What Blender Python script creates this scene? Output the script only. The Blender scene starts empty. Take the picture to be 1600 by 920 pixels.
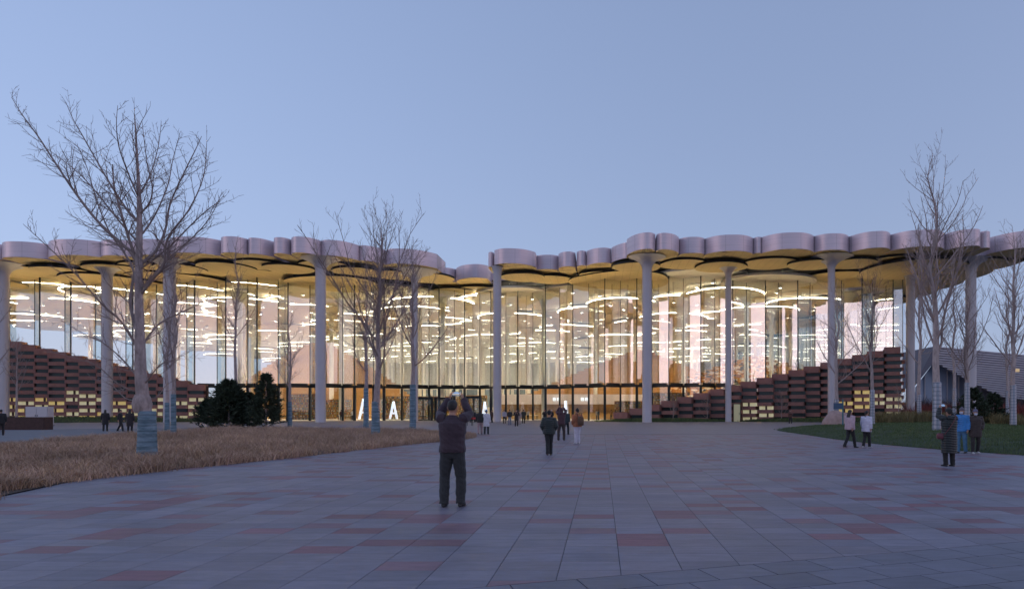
import bpy, math, random
import numpy as np
from mathutils import Vector, Matrix, noise as mnoise

R = math.radians
SC = bpy.context.scene
COL = SC.collection

# ------------------------------------------------------------------ camera
FPX, CX, HY, CH = 1067.0, 940.0, 641.0, 1.6      # focal length in photo pixels, principal column, horizon row, eye height
cam = bpy.data.objects.new('camera', bpy.data.cameras.new('camera'))
COL.objects.link(cam)
cam.location = (0, 0, CH)
cam.rotation_euler = (math.pi / 2, 0, 0)
cam.data.sensor_width = 36
cam.data.lens = 36 * FPX / 1600
cam.data.shift_x = (800 - CX) / 1600
cam.data.shift_y = (HY - 460) / 1600
cam.data.clip_start = 0.1
cam.data.clip_end = 4000
SC.camera = cam

# ------------------------------------------------------------------ sky and light
SUN_AZ = R(114)      # where the sun has just gone down: off to the left, a little behind the camera
world = bpy.data.worlds.new('World')
SC.world = world
world.use_nodes = True
wn = world.node_tree
bg = wn.nodes['Background']
sky = wn.nodes.new('ShaderNodeTexSky')
sky.sky_type = 'NISHITA'
sky.sun_disc = False
sky.sun_elevation = R(1.0)
sky.sun_rotation = SUN_AZ
sky.air_density = 1.0
sky.dust_density = 2.6
sky.ozone_density = 2.0
gam = wn.nodes.new('ShaderNodeGamma')
gam.inputs[1].default_value = 0.58
tint = wn.nodes.new('ShaderNodeMix')
tint.data_type = 'RGBA'
tint.blend_type = 'MULTIPLY'
tint.inputs[0].default_value = 1.0
tint.inputs[7].default_value = (1.0, 0.945, 1.15, 1)
wtc = wn.nodes.new('ShaderNodeTexCoord')          # keep the murky last degrees above the horizon out of the sky
wmp = wn.nodes.new('ShaderNodeMapping')
wmp.inputs['Location'].default_value = (0, 0, 0.17)
wmp.inputs['Scale'].default_value = (1, 1, 0.83)
wn.links.new(wtc.outputs['Generated'], wmp.inputs[0])
wn.links.new(wmp.outputs[0], sky.inputs[0])
wn.links.new(sky.outputs[0], gam.inputs[0])
wn.links.new(gam.outputs[0], tint.inputs[6])
wn.links.new(tint.outputs[2], bg.inputs[0])
bg.inputs[1].default_value = 0.695

sl = bpy.data.lights.new('sun', 'SUN')
sl.energy = 0.36
sl.angle = R(31)
sl.color = (1.0, 0.70, 0.68)
sun = bpy.data.objects.new('sun', sl)
COL.objects.link(sun)
sun.rotation_euler = (R(84), 0, -R(66))

SC.view_settings.view_transform = 'Standard'
SC.view_settings.look = 'None'
SC.view_settings.exposure = 0.2
SC.view_settings.gamma = 1.0
SC.render.engine = 'CYCLES'
cy = SC.cycles
cy.use_denoising = True
cy.max_bounces = 9
cy.diffuse_bounces = 4
cy.glossy_bounces = 4
cy.transmission_bounces = 4
cy.transparent_max_bounces = 24
cy.sample_clamp_indirect = 8.0
cy.caustics_reflective = False
cy.caustics_refractive = False

# ------------------------------------------------------------------ helpers
def wx(px, Y):
    return (px - CX) * Y / FPX

def wz(py, Y):
    return CH + (HY - py) * Y / FPX

def gp(px, py):
    Y = CH * FPX / (py - HY)
    return Vector(((px - CX) * Y / FPX, Y, 0))

def lerp(a, b, t):
    return a + (b - a) * t

def interp(x, pts):
    if x <= pts[0][0]:
        return pts[0][1]
    for (a, fa), (b, fb) in zip(pts, pts[1:]):
        if x <= b:
            return lerp(fa, fb, (x - a) / (b - a))
    return pts[-1][1]

MATS = {}
def mat(name, col=(0.5, 0.5, 0.5), rough=0.6, metal=0.0, var=0.0, scale=4.0, bump=0.0, bscale=40.0,
        emit=0.0, spec=0.5, attr=False, stretch=None, col2=None, coat=0.0, sheen=0.0):
    if name in MATS:
        return MATS[name]
    m = bpy.data.materials.new(name)
    m.use_nodes = True
    nt = m.node_tree
    b = nt.nodes['Principled BSDF']
    b.inputs['Base Color'].default_value = (*col, 1)
    b.inputs['Roughness'].default_value = rough
    b.inputs['Metallic'].default_value = metal
    b.inputs['Specular IOR Level'].default_value = spec
    b.inputs['Coat Weight'].default_value = coat
    b.inputs['Sheen Weight'].default_value = sheen
    tc = nt.nodes.new('ShaderNodeTexCoord')
    src = tc.outputs['Object']
    if stretch:
        mp = nt.nodes.new('ShaderNodeMapping')
        mp.inputs['Scale'].default_value = stretch
        nt.links.new(src, mp.inputs[0])
        src = mp.outputs[0]
    out = None
    if var > 0 or col2:
        n = nt.nodes.new('ShaderNodeTexNoise')
        n.inputs['Scale'].default_value = scale
        n.inputs['Detail'].default_value = 6
        n.inputs['Roughness'].default_value = 0.65
        nt.links.new(src, n.inputs['Vector'])
        rp = nt.nodes.new('ShaderNodeValToRGB')
        rp.color_ramp.elements[0].position = 0.3
        rp.color_ramp.elements[1].position = 0.7
        c2 = col2 or tuple(min(1, c * (1 + var)) for c in col)
        c1 = col if col2 else tuple(c * (1 - var) for c in col)
        rp.color_ramp.elements[0].color = (*c1, 1)
        rp.color_ramp.elements[1].color = (*c2, 1)
        nt.links.new(n.outputs['Fac'], rp.inputs[0])
        out = rp.outputs[0]
        nt.links.new(out, b.inputs['Base Color'])
    if attr:
        a = nt.nodes.new('ShaderNodeAttribute')
        a.attribute_name = 'tint'
        mx = nt.nodes.new('ShaderNodeMix')
        mx.data_type = 'RGBA'
        mx.blend_type = 'MULTIPLY'
        mx.inputs[0].default_value = 1.0
        if out is not None:
            nt.links.new(out, mx.inputs[6])
        else:
            mx.inputs[6].default_value = (*col, 1)
        nt.links.new(a.outputs['Color'], mx.inputs[7])
        nt.links.new(mx.outputs[2], b.inputs['Base Color'])
    if bump > 0:
        n2 = nt.nodes.new('ShaderNodeTexNoise')
        n2.inputs['Scale'].default_value = bscale
        n2.inputs['Detail'].default_value = 5
        nt.links.new(src, n2.inputs['Vector'])
        bp = nt.nodes.new('ShaderNodeBump')
        bp.inputs['Strength'].default_value = bump
        bp.inputs['Distance'].default_value = 0.02
        nt.links.new(n2.outputs['Fac'], bp.inputs['Height'])
        nt.links.new(bp.outputs[0], b.inputs['Normal'])
    if emit > 0:
        b.inputs['Emission Color'].default_value = (*col, 1)
        b.inputs['Emission Strength'].default_value = emit
    MATS[name] = m
    return m

def glass_mat(name, refl, tintc, rough=0.0):
    m = bpy.data.materials.new(name)
    m.use_nodes = True
    nt = m.node_tree
    nt.nodes.clear()
    o = nt.nodes.new('ShaderNodeOutputMaterial')
    mix = nt.nodes.new('ShaderNodeMixShader')
    tr = nt.nodes.new('ShaderNodeBsdfTransparent')
    tr.inputs[0].default_value = (*tintc, 1)
    gl = nt.nodes.new('ShaderNodeBsdfGlossy')
    gl.inputs['Color'].default_value = (0.97, 0.98, 1, 1)
    gl.inputs['Roughness'].default_value = rough
    lw = nt.nodes.new('ShaderNodeLayerWeight')
    lw.inputs['Blend'].default_value = 0.5
    fr = nt.nodes.new('ShaderNodeMath')
    fr.operation = 'POWER'
    fr.inputs[1].default_value = 4.0
    nt.links.new(lw.outputs['Facing'], fr.inputs[0])
    mm = nt.nodes.new('ShaderNodeMapRange')
    mm.inputs['From Min'].default_value = 0.0
    mm.inputs['From Max'].default_value = 1.0
    mm.inputs['To Min'].default_value = refl
    mm.inputs['To Max'].default_value = 1.0
    # panes are never dead flat: a very slow wobble in the reflection
    tc = nt.nodes.new('ShaderNodeTexCoord')
    ns = nt.nodes.new('ShaderNodeTexNoise')
    ns.inputs['Scale'].default_value = 0.35
    ns.inputs['Detail'].default_value = 1
    bp = nt.nodes.new('ShaderNodeBump')
    bp.inputs['Strength'].default_value = 0.12
    bp.inputs['Distance'].default_value = 0.05
    nt.links.new(tc.outputs['Object'], ns.inputs['Vector'])
    nt.links.new(ns.outputs['Fac'], bp.inputs['Height'])
    nt.links.new(bp.outputs[0], gl.inputs['Normal'])
    nt.links.new(fr.outputs[0], mm.inputs['Value'])
    nt.links.new(mm.outputs[0], mix.inputs[0])
    nt.links.new(tr.outputs[0], mix.inputs[1])
    nt.links.new(gl.outputs[0], mix.inputs[2])
    nt.links.new(mix.outputs[0], o.inputs[0])
    MATS[name] = m
    return m

class MB:
    """collects faces of one object"""
    def __init__(self):
        self.v, self.f, self.m, self.t = [], [], [], []
    def face(self, idx, m=0, tint=None):
        self.f.append(idx); self.m.append(m); self.t.append(tint)
    def quad(self, pts, m=0, tint=None):
        n = len(self.v)
        self.v += [tuple(p) for p in pts]
        self.face(tuple(range(n, n + len(pts))), m, tint)
    def box(self, x0, x1, y0, y1, z0, z1, m=0, mb=None, rot=0.0, piv=None):
        n = len(self.v)
        pts = [(x0, y0, z0), (x1, y0, z0), (x1, y1, z0), (x0, y1, z0), (x0, y0, z1), (x1, y0, z1), (x1, y1, z1), (x0, y1, z1)]
        if rot:
            c, s = math.cos(rot), math.sin(rot)
            px, py = piv if piv else ((x0 + x1) / 2, (y0 + y1) / 2)
            pts = [(px + (x - px) * c - (y - py) * s, py + (x - px) * s + (y - py) * c, z) for x, y, z in pts]
        self.v += pts
        for q in ((0, 1, 5, 4), (1, 2, 6, 5), (2, 3, 7, 6), (3, 0, 4, 7), (4, 5, 6, 7), (3, 2, 1, 0)):
            self.face(tuple(n + i for i in q), mb if (mb is not None and q == (3, 2, 1, 0)) else m)
        return self
    def prism(self, poly, z0, z1, ms=0, mt=0, mb=0):
        n, k = len(self.v), len(poly)
        self.v += [(p[0], p[1], z0) for p in poly] + [(p[0], p[1], z1) for p in poly]
        for i in range(k):
            j = (i + 1) % k
            self.face((n + i, n + j, n + k + j, n + k + i), ms)
        self.face(tuple(n + k + i for i in range(k)), mt)
        self.face(tuple(n + k - 1 - i for i in range(k)), mb)
        return self
    def lathe(self, prof, cx=0, cy=0, seg=24, m=0, cap=True):
        n = len(self.v)
        for r, z in prof:
            for i in range(seg):
                a = 2 * math.pi * i / seg
                self.v.append((cx + r * math.cos(a), cy + r * math.sin(a), z))
        for k in range(len(prof) - 1):
            for i in range(seg):
                j = (i + 1) % seg
                self.face((n + k * seg + i, n + k * seg + j, n + (k + 1) * seg + j, n + (k + 1) * seg + i), m)
        if cap:
            self.face(tuple(n + seg - 1 - i for i in range(seg)), m)
            self.face(tuple(n + (len(prof) - 1) * seg + i for i in range(seg)), m)
        return self
    def tube(self, pts, rad, sides=5, m=0, cap=True, flat=1.0):
        n = len(self.v)
        k = len(pts)
        pts = [Vector(p) for p in pts]
        ref = None
        for i, p in enumerate(pts):
            d = (pts[min(i + 1, k - 1)] - pts[max(i - 1, 0)])
            if d.length < 1e-9:
                d = Vector((0, 0, 1))
            d.normalize()
            if ref is None:
                ref = d.orthogonal().normalized()
            u = (ref - d * ref.dot(d))
            if u.length < 1e-6:
                u = d.orthogonal()
            u.normalize()
            ref = u
            w = d.cross(u)
            r = rad[i]
            for s in range(sides):
                a = 2 * math.pi * s / sides
                self.v.append(tuple(p + u * (math.cos(a) * r) + w * (math.sin(a) * r * flat)))
        for i in range(k - 1):
            for s in range(sides):
                t = (s + 1) % sides
                self.face((n + i * sides + s, n + i * sides + t, n + (i + 1) * sides + t, n + (i + 1) * sides + s), m)
        if cap:
            self.face(tuple(n + sides - 1 - s for s in range(sides)), m)
            self.face(tuple(n + (k - 1) * sides + s for s in range(sides)), m)
        return self
    def rings(self, rings, m=0):
        """loft through lists of points, closed at both ends"""
        n, s = len(self.v), len(rings[0])
        for r in rings:
            self.v += [tuple(p) for p in r]
        for k in range(len(rings) - 1):
            for i in range(s):
                j = (i + 1) % s
                self.face((n + k * s + i, n + k * s + j, n + (k + 1) * s + j, n + (k + 1) * s + i), m)
        self.face(tuple(n + s - 1 - i for i in range(s)), m)
        self.face(tuple(n + (len(rings) - 1) * s + i for i in range(s)), m)
        return self
    def mesh(self, name, mats, smooth=False):
        me = bpy.data.meshes.new(name)
        me.from_pydata(self.v, [], self.f)
        for mm in (mats if isinstance(mats, (list, tuple)) else [mats]):
            me.materials.append(mm)
        if any(self.m):
            me.polygons.foreach_set('material_index', self.m)
        if any(t is not None for t in self.t):
            at = me.attributes.new('tint', 'FLOAT_COLOR', 'FACE')
            at.data.foreach_set('color', np.array([(t if t is not None else (1, 1, 1)) + (1,) for t in self.t], dtype=np.float32).ravel())
        if smooth:
            me.polygons.foreach_set('use_smooth', [True] * len(me.polygons))
        me.update()
        return me
    def build(self, name, mats, parent=None, smooth=False):
        return link(name, self.mesh(name, mats, smooth), parent)

def link(name, data, parent=None):
    o = bpy.data.objects.new(name, data)
    COL.objects.link(o)
    if parent is not None:
        o.parent = parent
    return o

def empty(name, loc=(0, 0, 0), rz=0.0):
    o = link(name, None)
    o.location = loc
    o.rotation_euler = (0, 0, rz)
    o.empty_display_size = 0.3
    return o

def tag(o, label=None, cat=None, group=None, kind=None):
    if label: o['label'] = label
    if cat: o['category'] = cat
    if group: o['group'] = group
    if kind: o['kind'] = kind
    return o

def soft_edges(me, angle=35):
    me.polygons.foreach_set('use_smooth', [True] * len(me.polygons))
    try:
        me.set_sharp_from_angle(angle=R(angle))
    except Exception:
        pass

# ------------------------------------------------------------------ materials
M_PAVE = mat('granite_grey', (0.208, 0.190, 0.230), 0.55, spec=0.32, var=0.16, scale=2.2, bump=0.10, bscale=60, attr=True, stretch=(1, 4, 1))
def add_stains(m, scale, lo, hi):
    nt = m.node_tree; b = nt.nodes['Principled BSDF']
    src = b.inputs['Base Color'].links[0].from_socket
    tc = nt.nodes.new('ShaderNodeTexCoord'); n = nt.nodes.new('ShaderNodeTexNoise'); n.inputs['Scale'].default_value = scale; n.inputs['Detail'].default_value = 8; n.inputs['Roughness'].default_value = 0.7
    mr = nt.nodes.new('ShaderNodeMapRange'); mr.inputs['From Min'].default_value = 0.3; mr.inputs['From Max'].default_value = 0.7; mr.inputs['To Min'].default_value = lo; mr.inputs['To Max'].default_value = hi
    mx = nt.nodes.new('ShaderNodeMix'); mx.data_type = 'RGBA'; mx.blend_type = 'MULTIPLY'; mx.inputs[0].default_value = 1.0
    nt.links.new(tc.outputs['Object'], n.inputs['Vector']); nt.links.new(n.outputs['Fac'], mr.inputs['Value']); nt.links.new(mr.outputs[0], mx.inputs[7])
    nt.links.new(src, mx.inputs[6]); nt.links.new(mx.outputs[2], b.inputs['Base Color'])
    mr2 = nt.nodes.new('ShaderNodeMapRange'); mr2.inputs['To Min'].default_value = 0.34; mr2.inputs['To Max'].default_value = 0.66
    nt.links.new(n.outputs['Fac'], mr2.inputs['Value']); nt.links.new(mr2.outputs[0], b.inputs['Roughness'])
add_stains(M_PAVE, 0.9, 0.74, 1.18)
M_JOINT = mat('joint_dark', (0.05, 0.05, 0.055), 0.9)
M_GROUND = mat('ground_paving', (0.215, 0.205, 0.21), 0.7, var=0.10, scale=0.25, bump=0.05, bscale=20)
M_PATH = mat('path_stone', (0.19, 0.178, 0.215), 0.55, var=0.14, scale=0.6)
M_FASCIA = mat('champagne_metal', (0.70, 0.58, 0.62), 0.42, metal=0.25, var=0.05, scale=0.6, bump=0.0, stretch=(0.4, 0.4, 6))
def add_seams(m, spec, dark=0.72):
    nt = m.node_tree; b = nt.nodes['Principled BSDF']
    tc = nt.nodes.new('ShaderNodeTexCoord'); sp = nt.nodes.new('ShaderNodeSeparateXYZ'); nt.links.new(tc.outputs['Object'], sp.inputs[0])
    prev = None
    for axis, period, width, off in spec:
        mo = nt.nodes.new('ShaderNodeMath'); mo.operation = 'ADD'; mo.inputs[1].default_value = off; nt.links.new(sp.outputs[axis], mo.inputs[0])
        pm = nt.nodes.new('ShaderNodeMath'); pm.operation = 'PINGPONG'; pm.inputs[1].default_value = period / 2; nt.links.new(mo.outputs[0], pm.inputs[0])
        lt = nt.nodes.new('ShaderNodeMath'); lt.operation = 'LESS_THAN'; lt.inputs[1].default_value = width / 2; nt.links.new(pm.outputs[0], lt.inputs[0])
        if prev is None:
            prev = lt
        else:
            mx_ = nt.nodes.new('ShaderNodeMath'); mx_.operation = 'MAXIMUM'; nt.links.new(prev.outputs[0], mx_.inputs[0]); nt.links.new(lt.outputs[0], mx_.inputs[1]); prev = mx_
    src = b.inputs['Base Color'].links[0].from_socket
    mx = nt.nodes.new('ShaderNodeMix'); mx.data_type = 'RGBA'; mx.blend_type = 'MULTIPLY'; mx.inputs[7].default_value = (dark, dark, dark, 1)
    nt.links.new(prev.outputs[0], mx.inputs[0]); nt.links.new(src, mx.inputs[6]); nt.links.new(mx.outputs[2], b.inputs['Base Color'])
add_seams(M_FASCIA, [(0, 2.35, 0.05, 0.4), (2, 0.7, 0.022, 0.12)])
M_SOFFIT = mat('tan_soffit', (0.60, 0.455, 0.21), 0.55, var=0.08, scale=0.5, stretch=(1, 0.3, 1))
add_seams(M_SOFFIT, [(0, 1.1, 0.035, 0.2)], 0.6)
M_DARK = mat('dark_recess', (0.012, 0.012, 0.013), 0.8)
M_ROOF = mat('roof_grey', (0.25, 0.24, 0.25), 0.7)
M_COLUMN = mat('column_cladding', (0.50, 0.475, 0.50), 0.48, var=0.05, scale=1.3, stretch=(1, 1, 0.3))
M_STEEL = mat('dark_steel', (0.018, 0.022, 0.022), 0.4, metal=0.3)
M_CEIL = mat('cream_ceiling', (0.84, 0.78, 0.67), 0.6)
M_LED = mat('led_strip', (1.0, 0.92, 0.80), 0.5, emit=24.0)
M_LED2 = mat('led_strip_dim', (1.0, 0.94, 0.85), 0.5, emit=14.0)
M_LED3 = mat('led_strip_faint', (1.0, 0.94, 0.85), 0.5, emit=10.0)
M_DOWN = mat('added_downlight_lens', (1.0, 0.91, 0.77), 0.5, emit=1600.0)  # lens of the downlights added to brighten the hall
M_INCOL = mat('cream_column', (0.78, 0.74, 0.64), 0.5)
M_FLOOR = mat('terrazzo', (0.62, 0.56, 0.46), 0.35, var=0.06, scale=1)
M_WOOD = mat('orange_wood', (0.42, 0.24, 0.08), 0.5, var=0.16, scale=1.4, stretch=(0.6, 0.6, 9))
M_BLOCK = mat('terracotta_block', (0.31, 0.15, 0.125), 0.75, var=0.18, scale=1.2, bump=0.15, bscale=12, attr=False)
M_CORE = mat('terracotta_core', (0.09, 0.045, 0.038), 0.8, var=0.15, scale=2)
M_SLOT = mat('slot_glass', (0.014, 0.024, 0.026), 0.12, spec=0.45)
M_SLOTLIT = mat('slot_lit', (1.0, 0.72, 0.26), 0.3, var=0.35, scale=1.5, emit=0.24)
M_SLOTPALE = mat('slot_lit_pale', (0.95, 0.85, 0.48), 0.3, var=0.35, scale=1.5, emit=0.22)
M_BARK = mat('bark', (0.36, 0.29, 0.275), 0.9, var=0.38, scale=9, bump=0.6, bscale=25, stretch=(1, 1, 0.35))
M_BARKP = mat('bark_pale', (0.42, 0.34, 0.32), 0.9, var=0.3, scale=9, bump=0.5, bscale=25, stretch=(1, 1, 0.35))
M_TWIG = mat('twig', (0.28, 0.22, 0.205), 0.9, var=0.2, scale=3)
M_TWIGP = mat('twig_pale', (0.36, 0.28, 0.26), 0.9, var=0.2, scale=3)
M_WRAP = mat('trunk_wrap_cloth', (0.06, 0.13, 0.17), 0.75, col2=(0.24, 0.33, 0.40), scale=2.2, stretch=(1, 1, 4), bump=0.5, bscale=8)
M_FOIL = mat('trunk_wrap_foil', (0.30, 0.33, 0.39), 0.35, metal=0.4, var=0.25, scale=4, stretch=(1, 1, 5), bump=0.5, bscale=9)
add_bands = [(M_WRAP, [(2, 0.17, 0.05, 0.0), (2, 0.41, 0.07, 0.1)], 0.74), (M_FOIL, [(2, 0.24, 0.045, 0.0)], 0.5)]
M_DRY = mat('dry_grass', (0.42, 0.29, 0.205), 0.9, attr=True)
M_DRYSOIL = mat('dry_soil', (0.085, 0.058, 0.042), 0.95, var=0.3, scale=3, bump=0.8, bscale=9)
M_LAWN = mat('lawn_soil', (0.035, 0.055, 0.022), 0.95, var=0.3, scale=1.2, bump=0.5, bscale=14)
M_GRASS = mat('lawn_grass', (0.085, 0.125, 0.045), 0.8, attr=True)
M_REED = mat('reed', (0.17, 0.14, 0.06), 0.85, attr=True)
M_CONIFER = mat('conifer_needles', (0.030, 0.048, 0.026), 0.8, attr=True)
M_REDTWIG = mat('red_twigs', (0.20, 0.055, 0.05), 0.85, attr=True)
M_STONE = mat('pink_boulder', (0.42, 0.29, 0.26), 0.8, var=0.2, scale=3, bump=0.6, bscale=6)
M_CORTEN = mat('corten', (0.06, 0.03, 0.026), 0.8, var=0.3, scale=4)
M_WHITE = mat('white_letter', (0.85, 0.93, 1.0), 0.4, emit=0.8)
M_PINKBAND = mat('pale_band', (0.85, 0.72, 0.66), 0.45)
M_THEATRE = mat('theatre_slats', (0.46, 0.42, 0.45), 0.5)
M_THEATRED = mat('theatre_dark', (0.11, 0.10, 0.12), 0.7)  # dark grey of the roof under the slats and the base wall
M_THGLASS = mat('theatre_glazing', (0.30, 0.34, 0.45), 0.2)
G_MAIN = glass_mat('facade_glass', 0.20, (0.93, 0.95, 0.92))
G_LOW = glass_mat('entrance_glass', 0.05, (0.94, 0.95, 0.92))

for m_w, sp_w, dk_w in add_bands:
    add_seams(m_w, sp_w, dk_w)

# ------------------------------------------------------------------ ground
g = MB()
g.quad([(-1500, -600, -0.03), (1500, -600, -0.03), (1500, 2500, -0.03), (-1500, 2500, -0.03)])
tag(g.build('ground', M_GROUND), 'wide grey stone ground of the plaza reaching to the horizon', 'ground', kind='structure')

# plaza paving: lanes of slabs running to the building, about one in eight red
rng = random.Random(5)
LW, TD = 0.62, 0.41
BL = Vector((-0.24, 6.49, 0)); BD = Vector((math.cos(R(19)), math.sin(R(19)), 0)); BN = Vector((-BD.y, BD.x, 0))

def clip(poly, p, n):
    out = []
    for i in range(len(poly)):
        a, b = poly[i], poly[(i + 1) % len(poly)]
        da, db = (a - p).dot(n), (b - p).dot(n)
        if da >= 0:
            out.append(a)
        if (da >= 0) != (db >= 0):
            out.append(a + (b - a) * (da / (da - db)))
    return out

plaza = empty('pavement')
tag(plaza, 'grey stone slab pavement with scattered dark red slabs', 'pavement', kind='structure')
pb = MB(); pb.quad([(-70, 2, -0.012), (45, 2, -0.012), (45, 104, -0.012), (-70, 104, -0.012)])
pb.build('joint_bed', M_JOINT, plaza)
far = MB()
near = []
def slab_tint(red):
    k = rng.uniform(0.86, 1.12)
    if red:
        q = rng.random()
        return (1.06 * k, lerp(0.50, 0.70, q) * k, lerp(0.50, 0.70, q) * k)
    q = rng.uniform(-0.03, 0.03)
    return (k + q, k, k - q)
def slab(poly, tint, target=None, z=0.0, thick=0.012):
    b = target or MB()
    n, k = len(b.v), len(poly)
    b.v += [(p.x, p.y, z) for p in poly]
    b.face(tuple(range(n, n + k)), 0, tint)
    if thick:
        b.v += [(p.x, p.y, z - thick) for p in poly]
        for i in range(k):
            j = (i + 1) % k
            b.face((n + k + i, n + k + j, n + j, n + i), 0, tint)
    return b
for iy in range(int((46 - 5.2) / TD)):
    y0 = 5.2 + iy * TD
    for ix in range(int((-0.9 * (y0 + 1) - 1) / LW), int((0.63 * (y0 + 1) + 1) / LW) + 1):
        x0 = ix * LW + 0.19
        rr = mnoise.noise(Vector((x0 * 0.16, y0 * 0.11, 3.7)))
        red = rng.random() < 0.19 + 0.05 * rr
        gx, gy = 0.0035, 0.0018
        poly = [Vector((x0 + gx, y0 + gy, 0)), Vector((x0 + LW - gx, y0 + gy, 0)), Vector((x0 + LW - gx, y0 + TD - gy, 0)), Vector((x0 + gx, y0 + TD - gy, 0))]
        poly = clip(poly, BL + BN * 0.008, BN)
        if len(poly) < 3:
            continue
        t = slab_tint(red)
        if y0 < 12.5:
            near.append((y0, poly, t))
        else:
            slab(poly, t, far, thick=0)
for ir in range(0, 6):                      # the diagonal edge band
    for it in range(-6, 22):
        o = BL + BD * (it * 0.64 + (0.31 if ir % 2 else 0)) - BN * ((ir + 1) * 0.47)
        gq = 0.006
        poly = [o + BD * gq + BN * gq, o + BD * (0.64 - gq) + BN * gq, o + BD * (0.64 - gq) + BN * (0.47 - gq), o + BD * gq + BN * (0.47 - gq)]
        c = o + BD * 0.32
        if c.y < 5.0 or c.x > 0.65 * c.y + 1.5:
            continue
        k = rng.uniform(0.72, 0.95)
        near.append((c.y - 3, poly, (0.93 * k, 1.0 * k, 1.03 * k)))
near.sort(key=lambda s: s[0])
for i, (y0, poly, t) in enumerate(near):
    if i < 300:
        slab(poly, t).build('paving_slab', M_PAVE, plaza)
    else:
        slab(poly, t, far, thick=0)
tag(far.build('paving_slabs_beyond', M_PAVE, plaza), kind='stuff')
s = MB(); s.quad([(-70, 46.1, 0.0), (45, 46.1, 0.0), (45, 103.4, 0.0), (-70, 103.4, 0.0)])
s.build('far_paving', M_PATH, plaza)

def poly_contains(poly, x, y):
    c = False
    j = len(poly) - 1
    for i in range(len(poly)):
        xi, yi = poly[i]; xj, yj = poly[j]
        if (yi > y) != (yj > y) and x < (xj - xi) * (y - yi) / (yj - yi) + xi:
            c = not c
        j = i
    return c

def smooth_poly(pts, n=6):
    out = []
    k = len(pts)
    for i in range(k):
        p0, p1, p2, p3 = (Vector(pts[(i + d) % k]) for d in (-1, 0, 1, 2))
        for s_ in range(n):
            t = s_ / n
            out.append(tuple(0.5 * ((2 * p1) + (p2 - p0) * t + (2 * p0 - 5 * p1 + 4 * p2 - p3) * t * t + (3 * p1 - p0 - 3 * p2 + p3) * t ** 3)))
    return out

def edge_dist(poly, x, y):
    best = 1e9
    for i in range(len(poly)):
        ax, ay = poly[i]; bx, by = poly[(i + 1) % len(poly)]
        dx, dy = bx - ax, by - ay
        L = dx * dx + dy * dy
        t = max(0, min(1, ((x - ax) * dx + (y - ay) * dy) / L)) if L else 0
        best = min(best, math.hypot(x - ax - t * dx, y - ay - t * dy))
    return best

def bed(name, label, cat, poly, soil, height, cell, kind='structure'):
    """a planted bed: soil surface mounding up from its edge"""
    xs = [p[0] for p in poly]; ys = [p[1] for p in poly]
    b = MB()
    def h(x, y):
        if not poly_contains(poly, x, y):
            return 0.012
        d = edge_dist(poly, x, y)
        return 0.012 + height * (1 - math.exp(-d / 3.0))
    # fan rings from outline inward
    c = (sum(xs) / len(xs), sum(ys) / len(ys))
    rings = [0, 0.02, 0.06, 0.12, 0.2, 0.32, 0.46, 0.62, 0.8]
    k = len(poly)
    for f in rings:
        for p in poly:
            x, y = lerp(p[0], c[0], f), lerp(p[1], c[1], f)
            b.v.append((x, y, 0.012 if f == 0 else h(x, y)))
    b.v.append((c[0], c[1], h(*c)))
    for r in range(len(rings) - 1):
        for i in range(k):
            j = (i + 1) % k
            b.face((r * k + i, r * k + j, (r + 1) * k + j, (r + 1) * k + i))
    for i in range(k):
        b.face(((len(rings) - 1) * k + i, (len(rings) - 1) * k + (i + 1) % k, len(b.v) - 1))
    n = len(b.v)                       # rim down to the paving
    b.v += [(p[0], p[1], -0.02) for p in poly]
    for i in range(k):
        j = (i + 1) % k
        b.face((n + i, n + j, j, i))
    o = b.build(name, soil, smooth=True)
    tag(o, label, cat, kind=kind)
    return h

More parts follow.
